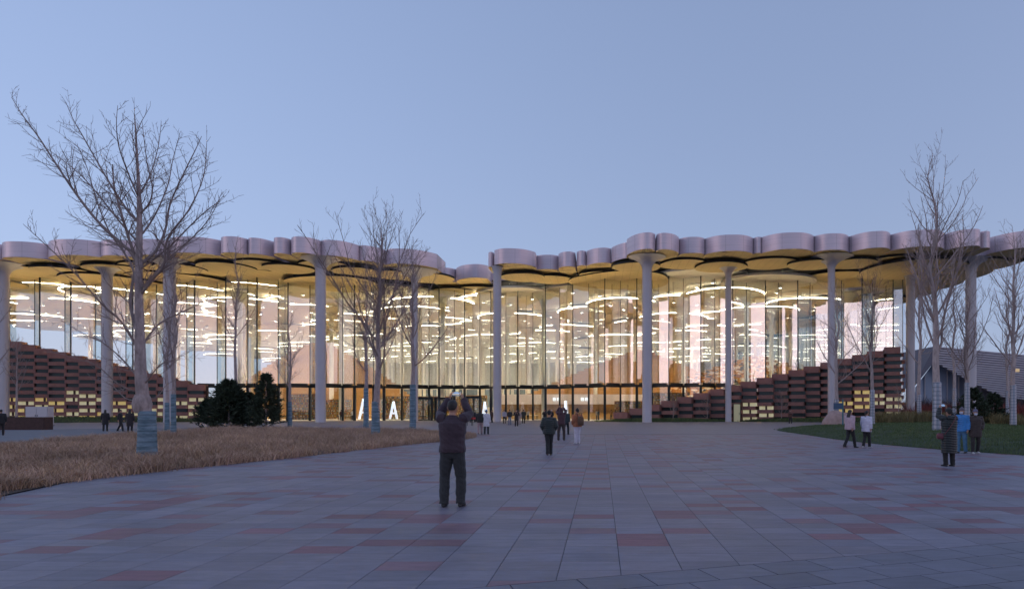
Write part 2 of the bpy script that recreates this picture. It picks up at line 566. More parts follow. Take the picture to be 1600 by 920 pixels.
CLEAR = [(wx(230, 21.8), 21.8, 0.3)]
def blades(name, label, cat, poly, hfun, n, hgt, wid, lean, material, colfun, seed, parent=None, tuft=5, spread=0.12, dens=None, clump=False, edge=0.0):
    """grass as one mass: tufts of bent two-piece blades"""
    r = np.random.RandomState(seed)
    xs = [p[0] for p in poly]; ys = [p[1] for p in poly]
    cx0, cy0 = sum(xs) / len(xs), sum(ys) / len(ys)
    V, F, T = [], [], []
    made = 0
    tries = 0
    while made < n and tries < n * 12:
        tries += 1
        if edge and r.rand() < edge:
            j_ = r.randint(len(poly)); f_ = r.rand()
            pa, pb_ = poly[j_], poly[(j_ + 1) % len(poly)]
            x, y = lerp(pa[0], pb_[0], f_), lerp(pa[1], pb_[1], f_)
            x += (cx0 - x) * 0.006; y += (cy0 - y) * 0.006
        else:
            x, y = r.uniform(min(xs), max(xs)), r.uniform(min(ys), max(ys))
        if dens is not None and r.rand() > dens(x, y):
            continue
        if not poly_contains(poly, x, y):
            continue
        made += 1
        z = hfun(x, y)
        ta = r.uniform(0, 6.28)
        cl_ = mnoise.noise(Vector((x * 0.9, y * 0.9, seed)))
        if any((x - ax) ** 2 + (y - ay) ** 2 < rr_ for ax, ay, rr_ in CLEAR) or (clump and r.rand() < -1.6 * cl_):
            continue
        th = hgt * r.uniform(0.55, 1.2) * (1 + (1.25 * cl_ if clump else 0))
        tc = colfun(r)
        if clump:
            pq = 1 + 0.45 * mnoise.noise(Vector((x * 0.35, y * 0.35, 9.1)))
            tc = tuple(c * pq for c in tc)
        for q in range(tuft):
            bx, by = x + r.normal(0, spread), y + r.normal(0, spread)
            a = ta + r.normal(0, 1.0)
            ln = lean * r.uniform(0.4, 1.6) * th
            hh = th * r.uniform(0.7, 1.15)
            ww = wid * r.uniform(0.7, 1.4)
            dx, dy = math.cos(a), math.sin(a)
            fa = r.uniform(0, 3.14)
            ox, oy = math.cos(fa) * ww, math.sin(fa) * ww
            k = len(V)
            mx, my = bx + dx * ln * 0.35, by + dy * ln * 0.35
            V += [(bx - ox, by - oy, z - 0.02), (bx + ox, by + oy, z - 0.02), (mx + ox * 0.8, my + oy * 0.8, z + hh * 0.65), (mx - ox * 0.8, my - oy * 0.8, z + hh * 0.65), (bx + dx * ln, by + dy * ln, z + hh)]
            F += [(k, k + 1, k + 2, k + 3), (k + 3, k + 2, k + 4)]
            kk = r.uniform(0.75, 1.25)
            t = (tc[0] * kk, tc[1] * kk, tc[2] * kk)
            T += [t, t]
    b = MB(); b.v, b.f, b.t, b.m = V, F, T, [0] * len(F)
    o = b.build(name, material, parent)
    tag(o, label, cat, kind='stuff')
    return o

# dry grass bed on the left
bed_px = [(-60, 778), (0, 767), (180, 743), (450, 715), (640, 694), (715, 687), (738, 682), (715, 678), (640, 674), (500, 671), (380, 671), (300, 674), (200, 681), (100, 690), (0, 701), (-60, 707)]
BED = smooth_poly([tuple(gp(*p)[:2]) for p in bed_px], 5)
hb = bed('planting_bed', 'dark soil of the planting bed under the dry grass', 'soil', BED, M_DRYSOIL, 0.10, 0.6)
def dry_col(r):
    q = r.rand()
    return (lerp(0.75, 1.35, q), lerp(0.72, 1.32, q), lerp(0.75, 1.35, q) * r.uniform(0.8, 1.1))
blades('dry_grass', 'withered brown ornamental grass filling the bed round the wrapped trees', 'grass', BED, hb, 27000, 0.24, 0.0065, 0.85, M_DRY, dry_col, 11,
       tuft=6, spread=0.15, dens=lambda x, y: min(1.0, (20.0 / max(y, 12)) ** 1.2), clump=True, edge=0.10)

# lawn on the right
lawn_px = [(1214, 671.5), (1260, 679), (1330, 689), (1440, 699.5), (1600, 711), (1720, 718), (1760, 690), (1640, 668), (1600, 662), (1480, 660), (1380, 660), (1300, 665), (1250, 668)]
LAWN = smooth_poly([tuple(gp(*p)[:2]) for p in lawn_px], 5)
hl = bed('lawn', 'dark green mown lawn rising gently beside the paving', 'lawn', LAWN, M_LAWN, 0.5, 0.6)
def green_col(r):
    q = r.rand()
    return (lerp(0.7, 1.25, q), lerp(0.75, 1.2, q), lerp(0.7, 1.2, q))
blades('lawn_grass', 'short dark green grass blades covering the lawn', 'grass', LAWN, hl, 15000, 0.085, 0.008, 0.5, M_GRASS, green_col, 12,
       tuft=6, spread=0.2, dens=lambda x, y: min(1.0, (24.0 / max(y, 12)) ** 1.2))

# grass strips at the foot of the building
for nm, lab, P0 in (('grass_strip', 'narrow green verge at the foot of the block wall behind the slim columns', [(wx(945, 96.5), 97.4), (wx(975, 95), 95.2), (wx(1060, 94), 94.2), (wx(1122, 96), 96.3), (wx(1128, 98), 98.3), (wx(945, 98), 98.3)]),
                    ('grass_strip', 'green verge below the tall end of the block wall behind the boulder', [(wx(1164, 97), 97.2), (wx(1200, 95), 95.0), (wx(1300, 93), 93.0), (wx(1430, 92), 92.0), (wx(1430, 98), 98.3), (wx(1164, 98), 98.3)]),
                    ('grass_strip', 'dark green verge in front of the lit block wall by the service road', [(wx(-40, 90), 90), (wx(130, 91), 91), (wx(310, 96), 96), (wx(320, 99.6), 99.6), (wx(-40, 99.6), 99.6)])):
    P_ = smooth_poly(P0, 3)
    hs = bed(nm, lab, 'grass verge', P_, M_LAWN, 0.75, 1)
    blades('verge_grass', 'rough ' + lab, 'grass', P_, hs, 1500, 0.22, 0.03, 0.5, M_GRASS, green_col, 13, tuft=5, spread=0.4)

# service road on the left
rd = MB()
road_px = [(-120, 712), (0, 702), (160, 686), (300, 675.5), (330, 672), (300, 668.5), (120, 669.5), (0, 672.5), (-120, 676)]
rd.quad([gp(*p) + Vector((0, 0, 0.006)) for p in road_px])
tag(rd.build('road', mat('road_asphalt', (0.16, 0.165, 0.185), 0.8, var=0.12, scale=0.8)), 'grey service road passing behind the dry grass bed', 'road', kind='structure')

# ------------------------------------------------------------------ the library
lib = empty('library_building', (0, 103, 0))
tag(lib, 'long glass library with a scalloped petal roof on slender columns, lit from inside', 'library')
LIBINV = Vector((0, -103, 0))
def L(o):
    """hang a mesh built in world coordinates under the library"""
    o.parent = lib
    o.matrix_parent_inverse = Matrix.Translation((0, -103, 0))
    return o

HT, HF = 24.3, 2.1                     # roof top and depth of its rim
PETALS = [  # photo columns of the two ends, rows of the upper edge at left end, middle, right end
    (-160, -86, 381, 376, 381), (-84, 2, 382, 377, 382), (3, 75, 380, 377, 381.5), (75.5, 157, 379, 373.5, 377.5), (157.5, 206, 378, 374, 377), (206.5, 265, 377, 373, 376.5),
    (265.5, 345, 374, 369.5, 375.5), (345.5, 385.5, 374, 369, 373), (388, 427.5, 374, 371.5, 377.5), (428, 453, 374, 370.5, 373.5),
    (455, 500, 373, 369.5, 375.5), (500.5, 560, 378, 375, 383), (560.5, 603, 385, 384, 391), (603.5, 683, 390.5, 389, 397),
    (677, 712, 421, 418, 420.5), (712.5, 762, 419.5, 413, 415), (763, 772, 396, 393.5, 395), (772.5, 836.5, 391, 388, 394),
    (837, 872, 400, 398, 399.5), (872.5, 899, 397, 393, 395), (901, 916, 394, 391.5, 393), (916.5, 955, 392.5, 387.3, 388.5), (955.5, 979, 387, 383, 379),
    (979.5, 1024, 374, 364, 366), (1026, 1061, 366, 364.3, 371), (1061.5, 1101, 373, 370, 372.5), (1101.5, 1177, 373, 366.5, 372),
    (1177.5, 1190, 372, 370.5, 371), (1190.5, 1272, 370.5, 363, 369), (1272.5, 1326.5, 369, 364.5, 369.5), (1327, 1391.5, 369.5, 361, 366),
    (1392, 1476, 366.5, 358.6, 365.5), (1476.5, 1532, 365.5, 357.8, 361), (1533, 1546.5, 362, 361, 364), (1547, 1625, 371, 360.5, 365), (1625.5, 1690, 368, 361, 366), (1690.5, 1740, 368, 363, 372)]
def roofY(row):
    return (HT - CH) * FPX / (HY - row)
EDGE = []                              # front line of the roof in plan
NARC = 14
for (x0, x1, a, b_, c) in PETALS:
    YL, YM, YR = roofY(a), roofY(b_), roofY(c)
    XL, XR = wx(x0, YL), wx(x1, YR)
    bulge = max(0.5, (YL + YR) / 2 - YM)
    arc = []
    for i in range(NARC + 1):
        s_ = math.sin((i / NARC - 0.5) * math.pi)          # denser towards the rounded ends
        yy = lerp(YL, YR, (s_ + 1) / 2) - bulge * (1 - abs(s_) ** 2.6)
        arc.append((lerp(XL, XR, (s_ + 1) / 2), yy))
    EDGE += arc
    back = max(YL, YR) + 5.5
    inset = 0.03
    poly = [(x, y) for x, y in arc] + [(arc[-1][0] - inset, back), (arc[0][0] + inset, back)]
    b = MB()
    b.prism(poly, HT - HF, HT, 0, 2, 1)
    me = b.mesh('roof_petal', [M_FASCIA, M_SOFFIT, M_ROOF])
    soft_edges(me, 40)
    L(link('roof_petal', me))
EDGE.sort()
def edgeY(x):
    return interp(x, EDGE)
X_R = 57.5
# the right-hand side of the roof runs straight back
for i in range(5):
    y0 = 92 + i * 8.2
    arc = []
    for k in range(NARC + 1):
        s_ = math.sin((k / NARC - 0.5) * math.pi)
        arc.append((X_R + 1.0 * (1 - abs(s_) ** 2.6), lerp(y0, y0 + 8.15, (s_ + 1) / 2)))
    b = MB(); b.prism([(X_R - 6, y0)] + arc + [(X_R - 6, y0 + 8.15)], HT - HF, HT, 0, 2, 1)
    me = b.mesh('roof_petal', [M_FASCIA, M_SOFFIT, M_ROOF]); soft_edges(me, 40)
    L(link('roof_petal', me))
# roof deck above the petals
b = MB()
deck = [(-125, 99.5), (-60, 98.5), (-30, 102), (-24, 111), (-14, 111), (-8, 104), (20, 97), (X_R - 1.2, 97), (X_R - 1.2, 132), (47.5, 133), (47.5, 292), (-125, 292)]
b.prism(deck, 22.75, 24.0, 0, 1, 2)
L(b.build('roof_deck', [M_FASCIA, M_ROOF, M_DARK]))

# glass line: pleats, outer folds in the photo's columns
FR = [-130, -83, -34.5, 14, 62, 110.5, 159, 207.5, 256, 304, 352.7, 401.5, 450, 502, 554, 600, 645, 686, 726, 767, 809, 852.5, 895, 945, 995, 1045, 1095, 1145, 1196, 1246.5, 1297, 1347, 1395.6]
def glassY(px):
    return interp(px, [(0, 105), (500, 105), (690, 112), (850, 112), (945, 103.5), (1400, 103.5)])
FW = [Vector((wx(p, glassY(p)), glassY(p), 0)) for p in FR]
LINE = []
for i, p in enumerate(FW):
    LINE.append((p, True))
    if i + 1 < len(FW):
        q = (p + FW[i + 1]) / 2
        LINE.append((Vector((q.x, q.y + 1.9, 0)), False))
CORNER = Vector((46.4, 105.2, 0))
LINE.append((CORNER, False))
GT, TR0, TR1 = 22.5, 5.15, 5.5
def pane_box(a, b_, z0, z1, th, name, material):
    d = (b_ - a).normalized(); n = Vector((-d.y, d.x, 0))
    a2, b2 = a + d * 0.04, b_ - d * 0.04
    poly = [a2 - n * th / 2, b2 - n * th / 2, b2 + n * th / 2, a2 + n * th / 2]
    m_ = MB(); m_.prism(poly, z0, z1)
    return L(m_.build(name, material))
for i in range(len(LINE) - 1):
    a, b_ = LINE[i][0], LINE[i + 1][0]
    mid = (a + b_) / 2
    px = CX + mid.x / mid.y * FPX
    pane_box(a, b_, TR1 + 0.005, GT, 0.03, 'upper_pane', G_MAIN)
    if px > 300 and px < 1170:
        pane_box(a, b_, 0.06, TR0 - 0.005, 0.03, 'lower_pane', G_LOW)
        d = (b_ - a).normalized(); n = Vector((-d.y, d.x, 0))
        poly = [a - n * 0.14, b_ - n * 0.14, b_ + n * 0.2, a + n * 0.2]
        m_ = MB(); m_.prism(poly, TR0, TR1); L(m_.build('transom_beam', M_STEEL))
    elif px <= 300 or px >= 1170:
        pane_box(a, b_, 0.06, TR1 - 0.005, 0.03, 'lower_pane', G_MAIN)
for i, (p, front) in enumerate(LINE):
    px = CX + p.x / p.y * FPX
    w = 0.06 if front else 0.03
    m_ = MB(); m_.box(p.x - w, p.x + w, p.y - w - 0.02, p.y + w + 0.1, TR1 + 0.002, GT + 0.1); L(m_.build('mullion', M_STEEL))
    if 300 < px < 1170:
        w = 0.19 if front else 0.14
        m_ = MB(); m_.box(p.x - w, p.x + w, p.y - 0.16, p.y + 0.28, 0, TR0 - 0.002); L(m_.build('post', M_STEEL))
# side glazing running back from the corner
pts = [Vector((46.4, 105.2 + i * 6.2, 0)) for i in range(0, 30)]
for a, b_ in zip(pts, pts[1:]):
    pane_box(a, b_, 0.05, GT, 0.03, 'side_pane', G_MAIN)
    m_ = MB(); m_.box(b_.x - 0.06, b_.x + 0.06, b_.y - 0.08, b_.y + 0.08, 0, GT); L(m_.build('mullion', M_STEEL))

# soffit and ceiling: overlapping discs at three levels; inside, strip lights follow their rims
rng = random.Random(21)
SP = 11.4
LINEPOLY = sorted([(p.x, p.y) for p, f in LINE])
def gl_y(x):
    return interp(x, LINEPOLY)
n_in = n_out = 0
for iy in range(0, 22):
    for ix in range(-1, 17):
        cx_ = -122 + ix * SP + (SP / 2 if iy % 2 else 0) + rng.uniform(-0.7, 0.7)
        cy_ = 86.5 + iy * SP * 0.866 + rng.uniform(-0.7, 0.7)
        if cx_ > 53 or cy_ > 290 or (cx_ > 46.4 and cy_ > 134):
            continue
        lev = (ix - (iy // 2)) % 3 if iy % 2 == 0 else (ix - (iy // 2) + 1) % 3
        rad = rng.uniform(6.8, 7.8)
        zb = 21.25 + 0.38 * lev + rng.uniform(-0.06, 0.06)
        K = 60
        lob = rng.uniform(0, 6.28); amp = rng.uniform(0.02, 0.07)
        rim = []
        for k in range(K):
            a = 2 * math.pi * k / K
            rr = rad * (1 + amp * math.sin(3 * a + lob))
            rim.append([cx_ + rr * math.cos(a), cy_ + rr * math.sin(a)])
        outside = cy_ < gl_y(cx_) + 1.5 or cx_ > 46.4
        # stay behind the roof's front edge
        lim = [edgeY(p[0]) + 1.3 for p in rim]
        if max(p[1] for p in rim) < min(lim):
            continue
        if any(p[1] < l for p, l in zip(rim, lim)):
            continue
        for p, l in zip(rim, lim):
            if p[1] < l:
                p[1] = l
            if p[0] > X_R - 1.0:
                p[0] = X_R - 1.0
        th = 0.32 if outside else 0.3
        b = MB()
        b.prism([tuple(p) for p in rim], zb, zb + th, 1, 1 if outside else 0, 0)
        if outside:
            L(b.build('soffit_petal', [M_SOFFIT, M_DARK])); n_out += 1
        else:
            L(b.build('ceiling_petal', [M_CEIL, M_CEIL])); n_in += 1
            # downlights added to brighten the hall: deep cans whose lenses only show from below
            can, lens = MB(), MB()
            for (ddx, ddy) in ((2.4, 1.2), (-2.2, -1.6)):
                qx, qy = cx_ + ddx, cy_ + ddy
                if qy < gl_y(qx) + 1.0 or qx > 45.5:
                    continue
                can.lathe([(0.36, zb + 0.02), (0.36, zb - 0.5), (0.335, zb - 0.5)], qx, qy, 12, 0, cap=False)
                can.lathe([(0.335, zb - 0.5), (0.33, zb + 0.01)], qx, qy, 12, 1, cap=False)
                lens.v += [(qx + 0.3 * math.cos(2 * math.pi * i / 8), qy + 0.3 * math.sin(2 * math.pi * i / 8), zb - 0.03) for i in range(8)]
                lens.face(tuple(len(lens.v) - 1 - i for i in range(8)))
            if can.v:
                L(can.build('added_downlight_can', [M_CEIL, M_DARK])); L(lens.build('added_downlight_lens', M_DOWN))
            if rng.random() < 0.93:
                hw = rng.uniform(72, 96) if cy_ < 150 else rng.uniform(52, 76); a0 = int(K * (270 - hw + rng.uniform(-14, 14)) / 360); ln = int(K * 2 * hw / 360)
                s_ = MB()
                idx = [(a0 + k) % K for k in range(ln)]
                while idx and rim[idx[0]][1] < gl_y(rim[idx[0]][0]) + 0.6:
                    idx.pop(0)
                cut = [q for q, k in enumerate(idx) if rim[k][1] < gl_y(rim[k][0]) + 0.6]
                if cut:
                    idx = idx[:cut[0]]
                idx = [k for k in idx if rim[k][0] < 46.0]
                if len(idx) < 4:
                    continue
                tk = 0.7 if cy_ < 140 else 0.6
                nn = 0
                for k in idx:
                    x, y = rim[k]
                    ux, uy = (x - cx_), (y - cy_)
                    q = math.hypot(ux, uy); ux /= q; uy /= q
                    s_.v += [(x + ux * 0.06, y + uy * 0.06, zb - 0.04 * tk), (x + ux * 0.06, y + uy * 0.06, zb + 0.045 * tk), (x - ux * 0.08, y - uy * 0.08, zb - 0.04 * tk)]
                    nn += 1
                for k in range(nn - 1):
                    s_.face((3 * k, 3 * k + 3, 3 * k + 4, 3 * k + 1))
                    s_.face((3 * k + 2, 3 * k + 5, 3 * k + 3, 3 * k))
                L(s_.build('strip_light', M_LED if cy_ < 135 else (M_LED2 if cy_ < 185 else M_LED3)))

for k, (x0, x1, a, b_, c) in enumerate(PETALS):
    YM = roofY(b_)
    w = (x1 - x0) * YM / FPX
    if w < 3.0:
        continue
    rad = max(3.4, w * 0.58)
    cx_ = wx((x0 + x1) / 2, YM) + rng.uniform(-0.5, 0.5); cy_ = max(roofY(a), YM, roofY(c)) + 1.5 + rad
    if cx_ > X_R - rad - 1:
        continue
    zb = (21.72, 21.9, 21.58)[k % 3]
    b = MB(); b.prism([(cx_ + rad * math.cos(q) * (1 + 0.05 * math.sin(3 * q + k)), cy_ + rad * math.sin(q)) for q in [2 * math.pi * i / 44 for i in range(44)]], zb, zb + 0.3, 1, 1, 0)
    L(b.build('soffit_petal', [M_SOFFIT, M_DARK]))
# columns outside, flaring into the soffit
def column(px, Y, wpx, top=22.1, flare=3.0, tilt=0):
    x = wx(px, Y); r = wpx / 2 * Y / FPX
    prof = [(r * 1.03, -0.02), (r * 1.03, 0.12), (r, 0.16)]
    z = 3.2
    while z < top - 3.4:
        prof += [(r, z - 0.06), (r, z - 0.018), (r * 0.97, z - 0.016), (r * 0.97, z + 0.016), (r, z + 0.018), (r, z + 0.06)]
        z += 3.4
    h = 2.0
    for k in range(9):
        t = k / 8
        prof.append((r + (flare * 0.85 - r) * (t ** 3.4), top - h + h * t))
    m_ = MB(); m_.lathe(prof, x, Y, 32, 0)
    me = m_.mesh('column', M_COLUMN)
    soft_edges(me, 50)
    L(link('column', me))
for px, Y, w, fl in ((6, 96, 14, 3.2), (167.5, 97, 15, 3.0), (265, 94, 17, 3.0), (501, 92.5, 15.5, 3.0), (648, 101, 10, 4.2), (777, 97.5, 12.6, 1.0), (1011, 91.5, 14.8, 3.0),
                     (1138, 96, 9.6, 3.2), (1299, 91.5, 11, 3.4), (1422.5, 100, 13, 2.6), (1517, 93, 15.5, 3.0), (-120, 96, 15, 3.0)):
    column(px, Y, w, flare=fl)

# inside: floor, back wall, slender columns
m_ = MB(); m_.prism([(p.x, p.y + 0.25) for p, f in LINE] + [(46.2, 290), (-122, 290)], -0.025, 0.02)
L(m_.build('hall_floor', M_FLOOR))
m_ = MB(); m_.box(-122, 46.2, 290.0, 290.6, 0, 22.6); L(m_.build('rear_wall', mat('rear_wall', (0.55, 0.52, 0.47), 0.7, var=0.1, scale=0.2)))
for k in range(24):
    x0 = -120 + k * 6.9
    m_ = MB(); m_.box(x0, x0 + 5.6, 289.9, 289.96, 3.0, 10.5); L(m_.build('rear_window', mat('rear_window', (0.16, 0.20, 0.24), 0.15)))
for iy in range(9):
    for ix in range(10):
        x = -113 + ix * 17.2 + (8.6 if iy % 2 else 0); y = 116 + iy * 17.5
        if x > 44:
            continue
        r = 0.42
        prof = [(r, 0.02)] + [(r, 18.5)] + [(r + 2.3 * (k / 6) ** 3, 18.5 + 3.0 * k / 6) for k in range(1, 7)]
        m_ = MB(); m_.lathe(prof, x, y, 18); me = m_.mesh('hall_column', M_INCOL); soft_edges(me, 50)
        L(link('hall_column', me))

# reading hills: stacked wooden contour steps
def shelf_mat(name, cols, scale):
    m = bpy.data.materials.new(name); m.use_nodes = True
    nt = m.node_tree; b = nt.nodes['Principled BSDF']; b.inputs['Roughness'].default_value = 0.6
    tc = nt.nodes.new('ShaderNodeTexCoord'); vo = nt.nodes.new('ShaderNodeTexVoronoi'); vo.inputs['Scale'].default_value = scale
    mp = nt.nodes.new('ShaderNodeMapping'); mp.inputs['Scale'].default_value = (1, 0.2, 1.6)
    rp = nt.nodes.new('ShaderNodeValToRGB'); rp.color_ramp.interpolation = 'CONSTANT'
    els = rp.color_ramp.elements
    els[0].position = 0; els[0].color = (*cols[0], 1); els[1].position = 1.0 / len(cols); els[1].color = (*cols[1], 1)
    for i, c in enumerate(cols[2:], 2):
        e = els.new(i / len(cols)); e.color = (*c, 1)
    sp = nt.nodes.new('ShaderNodeSeparateColor')
    nt.links.new(tc.outputs['Object'], mp.inputs[0]); nt.links.new(mp.outputs[0], vo.inputs['Vector'])
    nt.links.new(vo.outputs['Color'], sp.inputs[0]); nt.links.new(sp.outputs[0], rp.inputs[0]); nt.links.new(rp.outputs[0], b.inputs['Base Color'])
    return m
M_BOOKS = shelf_mat('book_rows', [(0.50, 0.24, 0.06), (0.75, 0.65, 0.5), (0.42, 0.18, 0.04), (0.06, 0.08, 0.10), (0.55, 0.28, 0.07), (0.8, 0.74, 0.62), (0.25, 0.10, 0.04), (0.5, 0.24, 0.06)], 1.6)
def hill(label, cx_, cy_, rx, ry, h, n, seed, riser, power=1.25):
    t = empty('reading_terrace', (cx_, cy_, 0))
    tag(t, label, 'terrace')
    K = 56
    for k in range(n):
        f = (1 - k / n) ** power
        pts_ = []
        for i in range(K):
            a = 2 * math.pi * i / K
            w = 1 + 0.10 * math.sin(2 * a + seed) + 0.06 * math.sin(5 * a + seed * 2 + k * 0.12)
            pts_.append((max(-16 if False else -1e9, rx * f * w * math.cos(a)), ry * f * w * math.sin(a)))
        m_ = MB(); m_.prism(pts_, 0.02 + k * h / n, 0.02 + (k + 1) * h / n - 0.004, 1, 0, 0)
        m_.build('step', [M_WOOD, riser], t)
    return t
hill('smooth orange timber hill rising behind the entrance desk', 9, 158, 34, 30, 15.5, 24, 0.4, M_WOOD, 0.95)
hill('orange timber hill inside the glass behind the pair of wrapped trees', -63, 152, 24, 26, 16.5, 25, 2.2, M_WOOD, 0.8)
hill('terraced book shelves climbing inside the tall glass above the slim columns', 33, 146, 29, 26, 13.0, 18, 1.3, M_BOOKS, 0.85)
hill('terraced book shelves inside the glass above the dark evergreen and lit blocks', -104, 140, 34, 22, 12.0, 17, 4.0, M_BOOKS, 0.9)

# reception: counter under a long pale curved canopy with two glowing marks
t = empty('reception_desk', (wx(880, 124), 124, 0))
tag(t, 'long timber reception counter under a pale curved canopy behind the entrance glass', 'reception desk')
b = MB()
K = 24
pf = []
for k in range(K + 1):
    u = k / K
    x = lerp(-12.5, 14.5, u); y = 2.2 * (2 * u - 1) ** 2
    pf.append((x, y))
b.prism(pf + [(x, y + 1.3) for x, y in reversed(pf)], 2.75, 4.55)
b.build('canopy', M_PINKBAND, t)
b = MB(); b.prism([(x, y - 1.2) for x, y in pf] + [(x, y - 0.3) for x, y in reversed(pf)], 0.02, 1.15); b.build('counter', M_WOOD, t)
b = MB(); b.prism([(x, y + 1.32) for x, y in pf] + [(x, y + 1.6) for x, y in reversed(pf)], 0.02, 2.73); b.build('back_panel', M_WOOD, t)
for x0 in (-1.9, 3.2):
    for j, dx in enumerate((0, 0.75)):
        b = MB()
        gx = x0 + dx; gy = 2.2 * (2 * ((gx + 12.5) / 27) - 1) ** 2 - 0.06
        for (a0, a1, c0, c1) in ((0, 0.55, 0.45, 0.53), (0, 0.55, 0.2, 0.27), (0.05, 0.13, 0, 0.55), (0.42, 0.5, 0, 0.55), (0.1, 0.48, 0, 0.07), (0.25, 0.32, 0.2, 0.6)):
            b.box(gx + a0, gx + a1, gy - 0.03, gy, 3.35 + c0, 3.35 + c1)
        b.build('sign_mark', M_WHITE, t)

# bookcases just inside the entrance glass
rng = random.Random(8)
bookc = [mat('book_' + str(i), c, 0.6) for i, c in enumerate([(0.7, 0.62, 0.5), (0.3, 0.08, 0.05), (0.08, 0.14, 0.2), (0.6, 0.35, 0.1), (0.12, 0.2, 0.12)])]
def bookcase(px, Y, w, h, label):
    t = empty('bookcase', (wx(px, Y), Y, 0.02))
    tag(t, label, 'bookcase', 'bookcases inside the entrance hall')
    b = MB(); b.box(-w / 2, w / 2, 0.35, 0.4, 0, h); b.build('back_panel', M_WOOD, t)
    n = int(h / 0.42)
    for k in range(n + 1):
        b = MB(); b.box(-w / 2, w / 2, 0, 0.35, k * h / n - 0.02, k * h / n + 0.02); b.build('shelf', M_WOOD, t)
    for sx in (-1, 1):
        b = MB(); b.box(sx * w / 2 - 0.025, sx * w / 2 + 0.025, 0, 0.352, 0, h); b.build('side_panel', M_WOOD, t)
    for k in range(n):
        b = MB(); x = -w / 2 + 0.05
        while x < w / 2 - 0.1:
            bw = rng.uniform(0.04, 0.09)
            if rng.random() < 0.8:
                b.box(x, x + bw, 0.06, 0.3, k * h / n + 0.021, k * h / n + rng.uniform(0.2, 0.33), rng.randrange(5))
            x += bw + 0.004
        b.build('book_row', bookc, t)
for px, Y, w, h, lab in ((474, 118, 6.0, 4.4, 'tall orange bookcase inside the glass left of the thick bare column'),
                         (528, 124, 5.0, 3.6, 'orange bookcase inside the glass just past the thick column'),
                         (618, 125, 5.5, 4.2, 'orange bookcase inside the glass behind the larger twin wrapped tree'),
                         (668, 127, 5.0, 4.2, 'orange bookcase inside the entrance doors beside the raised phone'),
                         (706, 129, 4.5, 4.2, 'orange bookcase inside the glass behind the man with the phone'),
                         (742, 128, 4.5, 4.4, 'orange bookcase seen through the dark framed doorway'),
                         (985, 118, 5.5, 3.2, 'orange bookcase inside the glass beside the first terracotta steps'),
                         (1040, 116, 7.0, 4.6, 'wide bookcase inside the glass right of the column at the block wall')):
    bookcase(px, Y, w, h, lab)
def hall_table(px, Y, label):
    t = empty('hall_table', (wx(px, Y), Y, 0.02))
    tag(t, label, 'table', 'tables inside the entrance hall')
    b = MB(); b.box(-1.1, 1.1, -0.45, 0.45, 0.72, 0.77); b.build('tabletop', M_INCOL, t)
    for sx in (-1, 1):
        for sy in (-1, 1):
            b = MB(); b.box(sx * 1.0 - 0.03, sx * 1.0 + 0.03, sy * 0.38 - 0.03, sy * 0.38 + 0.03, 0, 0.72); b.build('leg', M_STEEL, t)
for px, Y, lab in ((540, 112, 'pale table inside the glass between thick column and glowing letter'), (575, 114, 'pale table inside the glass behind the first glowing letter'), (655, 118, 'pale table inside the glass beside the entrance doors'), (830, 118, 'pale table inside the glass in front of the reception counter')):
    hall_table(px, Y, lab)

# entrance portal and the lit letters on the glass
def portal(px, Y, w, h, label):
    t = empty('entrance_door', (wx(px, Y), Y, 0))
    tag(t, label, 'door')
    b = MB(); b.box(-w / 2 - 0.22, -w / 2, -0.3, 0.5, 0, h + 0.3); b.build('jamb', M_STEEL, t)
    b = MB(); b.box(w / 2, w / 2 + 0.22, -0.3, 0.5, 0, h + 0.3); b.build('jamb', M_STEEL, t)
    b = MB(); b.box(-w / 2 + 0.002, w / 2 - 0.002, -0.3, 0.5, h, h + 0.3); b.build('lintel', M_STEEL, t)
    for sx in (-1, 1):
        x0, x1 = (0.02, w / 2 - 0.02) if sx > 0 else (-w / 2 + 0.02, -0.02)
        leaf = MB(); leaf.box(x0 + 0.1, x1 - 0.1, 0.08, 0.1, 0.2, h - 0.12)
        lo = leaf.build('door_leaf', G_LOW, t)
        f = MB()
        f.box(x0, x0 + 0.1, 0.05, 0.13, 0.02, h - 0.02); f.box(x1 - 0.1, x1, 0.05, 0.13, 0.02, h - 0.02)
        f.box(x0 + 0.101, x1 - 0.101, 0.05, 0.13, 0.02, 0.2); f.box(x0 + 0.101, x1 - 0.101, 0.05, 0.13, h - 0.12, h - 0.02)
        f.build('frame', M_STEEL, lo)
        hd = MB(); hx = 0.18 * sx
        hd.tube([(hx, -0.03, 0.8), (hx, -0.03, 1.6)], [0.025, 0.025], 8); hd.build('handle', M_INCOL, lo)
portal(740, 109.5, 1.9, 3.6, 'dark framed double door left of the column by the queue')
portal(661, 108.6, 2.6, 3.4, 'dark framed double door behind the man raising the phone')
portal(693, 109.6, 2.4, 3.4, 'dark framed double door half hidden by the raised hands')
